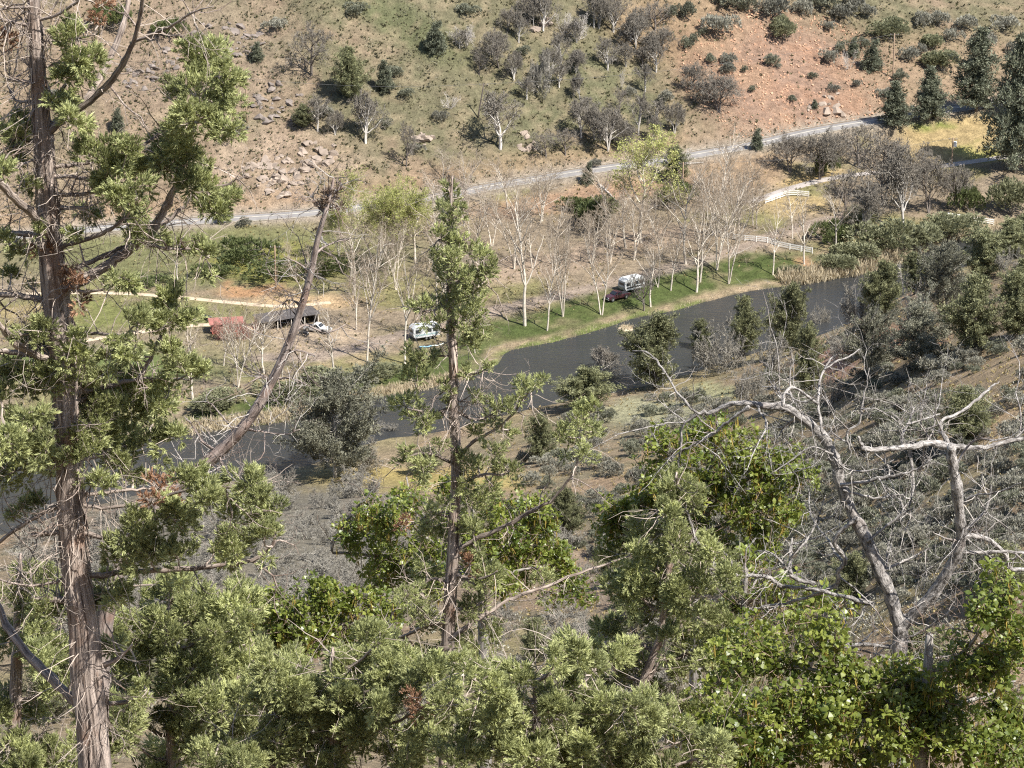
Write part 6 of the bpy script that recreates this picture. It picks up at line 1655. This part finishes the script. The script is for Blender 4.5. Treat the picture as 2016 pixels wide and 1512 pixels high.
M_POLE = plain_mat('pole_timber', (0.35, 0.25, 0.17), 0.85, noise=0.2, scale=1.0)
M_POLED = plain_mat('dark_pole_timber', (0.13, 0.105, 0.09), 0.85, noise=0.2, scale=1.0)
M_STEEL = plain_mat('grey_transformer', (0.62, 0.63, 0.62), 0.5, noise=0.06)
M_WIRE = plain_mat('power_wire', (0.07, 0.07, 0.07), 0.6, noise=0.0)
M_BLUE = plain_mat('blue_hull', (0.20, 0.36, 0.45), 0.4, noise=0.08)
M_CREAM = plain_mat('cream_hull', (0.62, 0.62, 0.50), 0.45, noise=0.08)
M_LOG = bark_mat('bleached_log', (0.36, 0.32, 0.27), (0.62, 0.57, 0.50), (0.46, 0.40, 0.34), fine=8, stretch=.2, bump=.3)

def head(px0, py0, px1, py1):
    a, b = hit(px0, py0), hit(px1, py1); d = b - a; return math.atan2(d[1], d[0])

def wheel(parent, x, y, r=.38, w=.26):
    t = put('wheel', bm_mesh('wheel', cyl_bm(r, r, w, axis='Y', seg=18), M_TYRE), parent, (x, y, r))
    put('rim', bm_mesh('rim', cyl_bm(r * .58, r * .58, w + .03, axis='Y', seg=14), M_RIM), t)
    return t

def pickup(label, P, rz, paint):
    o = thing('pickup_truck', label, 'pickup truck', P, rz)
    prof = [(-2.75, .55), (-2.78, 1.12), (-.75, 1.14), (-.62, 1.74), (.42, 1.78), (1.12, 1.17), (2.45, 1.06), (2.72, .92), (2.76, .5), (2.2, .42), (-2.4, .42)]
    put('body', bm_mesh('body', prism_bm(prof, -.95, .95, .05), paint), o)
    put('bed', bm_mesh('bed', box_bm((1.75, 1.5, .06), (-1.75, 0, 1.16), .01), M_BLACK), o)
    for s in (-1, 1):
        put('side_window', bm_mesh('side_window', prism_bm([(-.58, 1.2), (-.5, 1.64), (.36, 1.67), (.86, 1.2)], .945 * s, .965 * s, 0), M_GLASS), o)
        put('wheel_arch', bm_mesh('wheel_arch', cyl_bm(.47, .47, .06, (1.72, .93 * s, .5), 'Y', 18), M_BLACK), o)
        put('wheel_arch', bm_mesh('wheel_arch', cyl_bm(.47, .47, .06, (-1.75, .93 * s, .5), 'Y', 18), M_BLACK), o)
        put('headlight', bm_mesh('headlight', box_bm((.06, .36, .2), (2.75, .66 * s, .86), .02), M_LAMP), o)
        put('tail_light', bm_mesh('tail_light', box_bm((.05, .16, .38), (-2.785, .84 * s, .9), .015), M_TAIL), o)
        d = put('door', bm_mesh('door', box_bm((1.15, .02, .66), (.2, .958 * s, .82), .008), paint), o)
        put('handle', bm_mesh('handle', box_bm((.2, .03, .04), (-.2, .985 * s, 1.03), .01), M_BLACK), d)
        put('mirror', bm_mesh('mirror', box_bm((.12, .2, .2), (.85, 1.06 * s, 1.28), .03), M_BLACK), o)
        for x in (1.72, -1.75): wheel(o, x, .86 * s)
    put('windshield', bm_mesh('windshield', box_bm((.03, 1.55, .72), (.80, 0, 1.50), .01, Matrix.Rotation(math.radians(-48.5), 3, 'Y')), M_GLASS), o)
    put('rear_window', bm_mesh('rear_window', box_bm((.03, 1.4, .42), (-.72, 0, 1.45), .01, Matrix.Rotation(math.radians(12), 3, 'Y')), M_GLASS), o)
    put('grille', bm_mesh('grille', box_bm((.05, .9, .26), (2.76, 0, .84), .02), M_BLACK), o)
    put('bumper', bm_mesh('bumper', box_bm((.16, 1.86, .2), (2.80, 0, .52), .04), M_RIM), o)
    put('bumper', bm_mesh('bumper', box_bm((.14, 1.8, .18), (-2.84, 0, .56), .04), M_RIM), o)
    return o

def trailer(label, P, rz, L=6.2, band=M_TEAL):
    o = thing('travel_trailer', label, 'trailer', P, rz)
    h = L / 2
    prof = [(-h, .6), (-h - .05, 2.3), (-h + .35, 2.95), (h - .5, 3.0), (h, 2.55), (h + .1, 1.3), (h - .25, .6)]
    put('body', bm_mesh('body', prism_bm(prof, -1.15, 1.15, .05), M_TRAIL), o)
    put('roof', bm_mesh('roof', box_bm((L - 1.2, 2.1, .08), (-.05, 0, 3.02), .03), M_WHITEP), o)
    put('roof_vent', bm_mesh('roof_vent', box_bm((.7, .7, .25), (-.6, 0, 3.16), .05), M_WHITEP), o)
    put('front_window', bm_mesh('front_window', box_bm((.03, 1.5, .5), (h + .05, 0, 1.95), .01, Matrix.Rotation(math.radians(-4), 3, 'Y')), M_GLASS), o)
    for s in (-1, 1):
        put('colour_band', bm_mesh('colour_band', box_bm((L - .5, .02, .28), (-.1, 1.158 * s, 1.15), .004), band), o)
        for x in (-L * .32, -L * .08, L * .34):
            w = put('window', bm_mesh('window', box_bm((.95, .03, .62), (x, 1.165 * s, 1.95), .01), M_GLASS), o)
            put('frame', bm_mesh('frame', box_bm((1.07, .02, .74), (x, 1.156 * s, 1.95), .008), M_BLACK), w)
    d = put('door', bm_mesh('door', box_bm((.72, .03, 1.85), (L * .14, -1.165, 1.62), .01), M_WHITEP), o)
    put('handle', bm_mesh('handle', box_bm((.06, .05, .16), (L * .14 + .26, -1.19, 1.5), .01), M_BLACK), d)
    for s in (-1, 1):
        for x in (-.75, .1): wheel(o, x, 1.0 * s, .34, .22)
    put('drawbar', bm_mesh('drawbar', box_bm((1.3, .12, .12), (h + .6, 0, .5), .02), M_BLACK), o)
    put('jack', bm_mesh('jack', cyl_bm(.05, .05, .55, (h + 1.1, 0, .28)), M_RIM), o)
    return o

pickup('maroon pickup parked on the lawn behind a white alder trunk', hit(1214, 589), head(1231, 587, 1206, 594), M_MAROON)
trailer('white travel trailer parked just behind the maroon pickup', hit(1243, 572), head(1262, 570, 1230, 579), 5.2, M_BLACK)
pickup('white pickup parked in the dirt yard beside the dark shed', hit(625, 653), head(606, 650, 645, 657), M_WHITEP)
trailer('pale trailer on the lawn behind the slim juniper', hit(836, 666), head(870, 663, 806, 671), 5.8, M_TEAL)

def quad(label, P, rz):
    o = thing('quad_bike', label, 'quad bike', P, rz)
    put('body', bm_mesh('body', prism_bm([(-.9, .5), (-.95, .8), (-.1, .95), (.2, .85), (.85, .9), (.95, .55), (.3, .4), (-.3, .4)], -.32, .32, .06), M_BLACK), o)
    put('seat', bm_mesh('seat', box_bm((.75, .36, .14), (-.4, 0, .98), .05), M_TYRE), o)
    put('rack', bm_mesh('rack', box_bm((.5, .7, .04), (-.85, 0, .92), .01), M_RIM), o)
    put('handlebar', bm_mesh('handlebar', cyl_bm(.03, .03, .8, (.3, 0, 1.12), 'Y', 8), M_BLACK), o)
    for s in (-1, 1):
        for x in (-.62, .62): wheel(o, x, .42 * s, .29, .24)
        put('headlight', bm_mesh('headlight', box_bm((.05, .14, .12), (.93, .2 * s, .74), .02), M_LAMP), o)
quad('small dark quad bike left of the red shed', hit(408, 630), 2.4)
quad('dark quad bike in front of the white pickup', hit(598, 661), head(590, 661, 612, 664))

def kayak(label, P, rz, mat_, L=2.9):
    bm = bmesh.new(); n = 13; rings = []
    for i in range(n):
        f = i / (n - 1) * 2 - 1; w = .38 * (1 - abs(f) ** 2.4) + .01; z = .10 * f * f
        rings.append([bm.verts.new((f * L / 2, w * math.cos(a), .22 + z + (.20 if math.sin(a) < 0 else .10) * math.sin(a))) for a in np.linspace(0, 2 * math.pi, 10, endpoint=False)])
    for i in range(n - 1):
        for j in range(10): bm.faces.new((rings[i][j], rings[i][(j + 1) % 10], rings[i + 1][(j + 1) % 10], rings[i + 1][j]))
    bm.faces.new(rings[0]); bm.faces.new(rings[-1][::-1])
    o = thing('kayak', label, 'kayak', P, rz)
    put('hull', bm_mesh('hull', bm, mat_, True), o)
    put('cockpit', bm_mesh('cockpit', cyl_bm(.24, .24, .05, (0, 0, .325), seg=16), M_BLACK), o, scale=(1.6, 1, 1))
kayak('pale blue kayak lying on the grass in front of the pale trailer', hit(840, 684), head(830, 683, 852, 681), M_BLUE)
kayak('cream kayak lying on the grass right of the blue one', hit(862, 681), head(850, 684, 874, 679), M_CREAM)

def shed(name, label, P, rz, L, W, H, wall, roof, openf, post):
    o = thing(name, label, 'shed', P, rz)
    n = int(L / .32)
    sides = [((0, W / 2, 0), L, 0)] + ([] if openf else [((0, -W / 2, 0), L, 0)]) + [((-L / 2, 0, 0), W, 1), ((L / 2, 0, 0), W, 1)]
    b = bm_mesh('plank', box_bm((.30, .035, H), (0, 0, H / 2), .005), wall)
    for (cx, cy, _), ln, ori in sides:
        k = int(ln / .32)
        for i in range(k):
            off = (i + .5) / k * ln - ln / 2
            put('plank', b, o, (cx + (0 if ori else off), cy + (off if ori else 0), RS.normal(0, .015)), (0, 0, math.pi / 2 if ori else 0))
    sheet = bm_mesh('roof_sheet', box_bm((.98, W + .7, .04), (0, 0, 0), .006), roof)
    for i in range(int(L) + 1):
        put('roof_sheet', sheet, o, (-L / 2 + i + .0, 0, H + .18 + (.015 if i % 2 else 0)), (math.radians(4), 0, 0))
    if openf:
        pm = bm_mesh('post', box_bm((.16, .16, H + .05), (0, 0, H / 2), .01), post)
        for i in range(5): put('post', pm, o, (-L / 2 + .1 + i * (L - .2) / 4, -W / 2, 0))
    return o
shed('open_shed', 'long dark open-fronted shed with pale posts in the dirt yard', hit(565, 640), head(520, 648, 610, 634), 12, 4.2, 2.1, M_SHEDW, M_SHEDR, True, M_POST)
shed('red_shed', 'weathered red board shed left in the dirt yard', hit(448, 652), head(425, 654, 490, 650), 6.4, 3.2, 2.0, M_REDB, M_REDR, False, M_POST)

def fence(label, pix, step=2.4, h=1.25, rails=(.35, .78, 1.18), bh=.22):
    P = np.array([hit(*p) for p in pix])
    o = thing('rail_fence', label, 'fence', P[0])
    Q = resamp(P, max(3, int(np.linalg.norm(np.diff(P, axis=0), axis=1).sum() / step) + 1)); Q[:, 2] = height(Q[:, 0], Q[:, 1])
    pm = bm_mesh('post', box_bm((.17, .17, h + .3), (0, 0, h / 2 - .1), .01), M_FENCE)
    for q in Q: put('post', pm, o, q - P[0])
    for a, b in zip(Q[:-1], Q[1:]):
        d = b - a; L = np.linalg.norm(d); c = (a + b) / 2 - P[0]
        e = Vector(d).to_track_quat('X', 'Z').to_euler()
        me = bm_mesh('rail', box_bm((L - .02, .06, bh), (0, 0, 0), .006), M_FENCE)
        for r in rails: put('rail', me, o, (c[0], c[1], c[2] + r), e)
fence('angled white rail fence beside the gravel road', [(1507, 401), (1552, 385), (1592, 388)])
fence('long white rail fence at the end of the riverside lawn', [(1403, 464), (1460, 474), (1530, 485), (1599, 499)])
fence('white rail fence on the bank above the far water', [(1866, 430), (1910, 436), (1956, 443)])

POLE_TOPS = []
def pole(label, px, py, hpx, lean=0.0, dark=False, arm=True, box=False):
    P = hit(px, py); s = ppm(P); H = hpx / s / .955
    o = thing('utility_pole', label, 'pole', P)
    b = Buf(); n = 6; z = np.linspace(-.3, H, n)
    tube(b, np.column_stack([lean * z, np.zeros(n), z]), np.linspace(.20, .13, n), 10)
    put('post', b.mesh('post', M_POLED if dark else M_POLE, True), o)
    top = (lean * H, 0, H)
    if arm:
        put('crossarm', bm_mesh('crossarm', box_bm((2.0, .12, .14), (top[0], .14, H - .35), .01), M_POLED), o)
        for x in (-.9, 0.0, .9): put('insulator', bm_mesh('insulator', cyl_bm(.05, .035, .2, (top[0] + x, .14, H - .18), seg=8), M_STEEL), o)
    if box:
        t = put('transformer', bm_mesh('transformer', cyl_bm(.38, .38, 1.2, (top[0] + .55, -.05, H - 1.5), seg=16), M_STEEL), o)
        put('bracket', bm_mesh('bracket', box_bm((.5, .08, .08), (top[0] + .3, -.05, H - 1.3), .01), M_POLED), t)
    POLE_TOPS.append(np.array(P) + [top[0], .14, H - .08]); return o
pole('slim pale utility pole on the left hillside', 486, 241, 86)
pole('dark leaning utility pole above the oak clump', 941, 232, 66, .17, True)
pole('thin utility pole on the slope above the pines', 1758, 152, 84)
pole('utility pole with pale transformer at the golden field', 1874, 324, 52, 0, False, True, True)
pole('brown utility pole below the road by the branch heap', 1344, 378, 58)
pole('brown utility pole at the green bramble bank', 543, 570, 86)
def wire(label, A, B, sag=1.2):
    n = 17; f = np.linspace(0, 1, n)[:, None]
    P = A * (1 - f) + B * f; P[:, 2] -= sag * 4 * (f * (1 - f))[:, 0]
    b = Buf(); tube(b, P - A, np.full(n, .028), 5)
    tag(put('power_wire', b.mesh('power_wire', M_WIRE), None, A), label, 'wire')
wire('power wire between the slim and the leaning hillside poles', POLE_TOPS[0], POLE_TOPS[1])
wire('power wire from the leaning pole to the pole above the pines', POLE_TOPS[1], POLE_TOPS[2], 2.2)
wire('power wire from the roadside pole to the transformer pole', POLE_TOPS[4], POLE_TOPS[3], 1.6)
wire('power wire running left from the slim hillside pole', POLE_TOPS[0], POLE_TOPS[0] + np.array([-62, -26, 1.5]))

P = hit(1796, 224)
o = thing('mailbox', 'white box on a post between two pines', 'mailbox', P)
put('post', bm_mesh('post', box_bm((.14, .14, 1.2), (0, 0, .55), .01), M_POST), o)
put('box', bm_mesh('box', box_bm((.9, .6, .9), (0, 0, 1.5), .06), M_WHITEP), o)

def log(label, pix, r0, r1, lift=.2):
    P = np.array([hit(x, y) for x, y in pix]); P[:, 2] += lift
    b = Buf(); Q = smooth_path(P, 4); tube(b, Q - P[0], np.linspace(r0, r1, len(Q)), 8, .15)
    bb = Buf()
    m_ = Q[len(Q) // 2] - P[0]
    for d in ([.6, .5, 1.1], [-.5, .7, .9], [.8, -.3, .7]): tube(bb, np.array([m_, m_ + np.array(d) * .6, m_ + np.array(d) * 1.2 + [.1, 0, .2]]), [.09, .06, .03], 5)
    o = thing('fallen_log', label, 'log', P[0])
    put('stem', b.mesh('stem', M_LOG, True), o); put('branch', bb.mesh('branch', M_LOG), o)
log('bleached fallen log slanting below the road beside the little fir', [(1178, 364), (1192, 376), (1212, 396)], .34, .16)
log('bleached fallen limb right of the tall green cottonwood', [(1268, 420), (1290, 408), (1310, 407), (1328, 414)], .22, .10)
log('pale log heap piece at the roadside pole', [(1310, 328), (1345, 325), (1385, 322)], .30, .14)
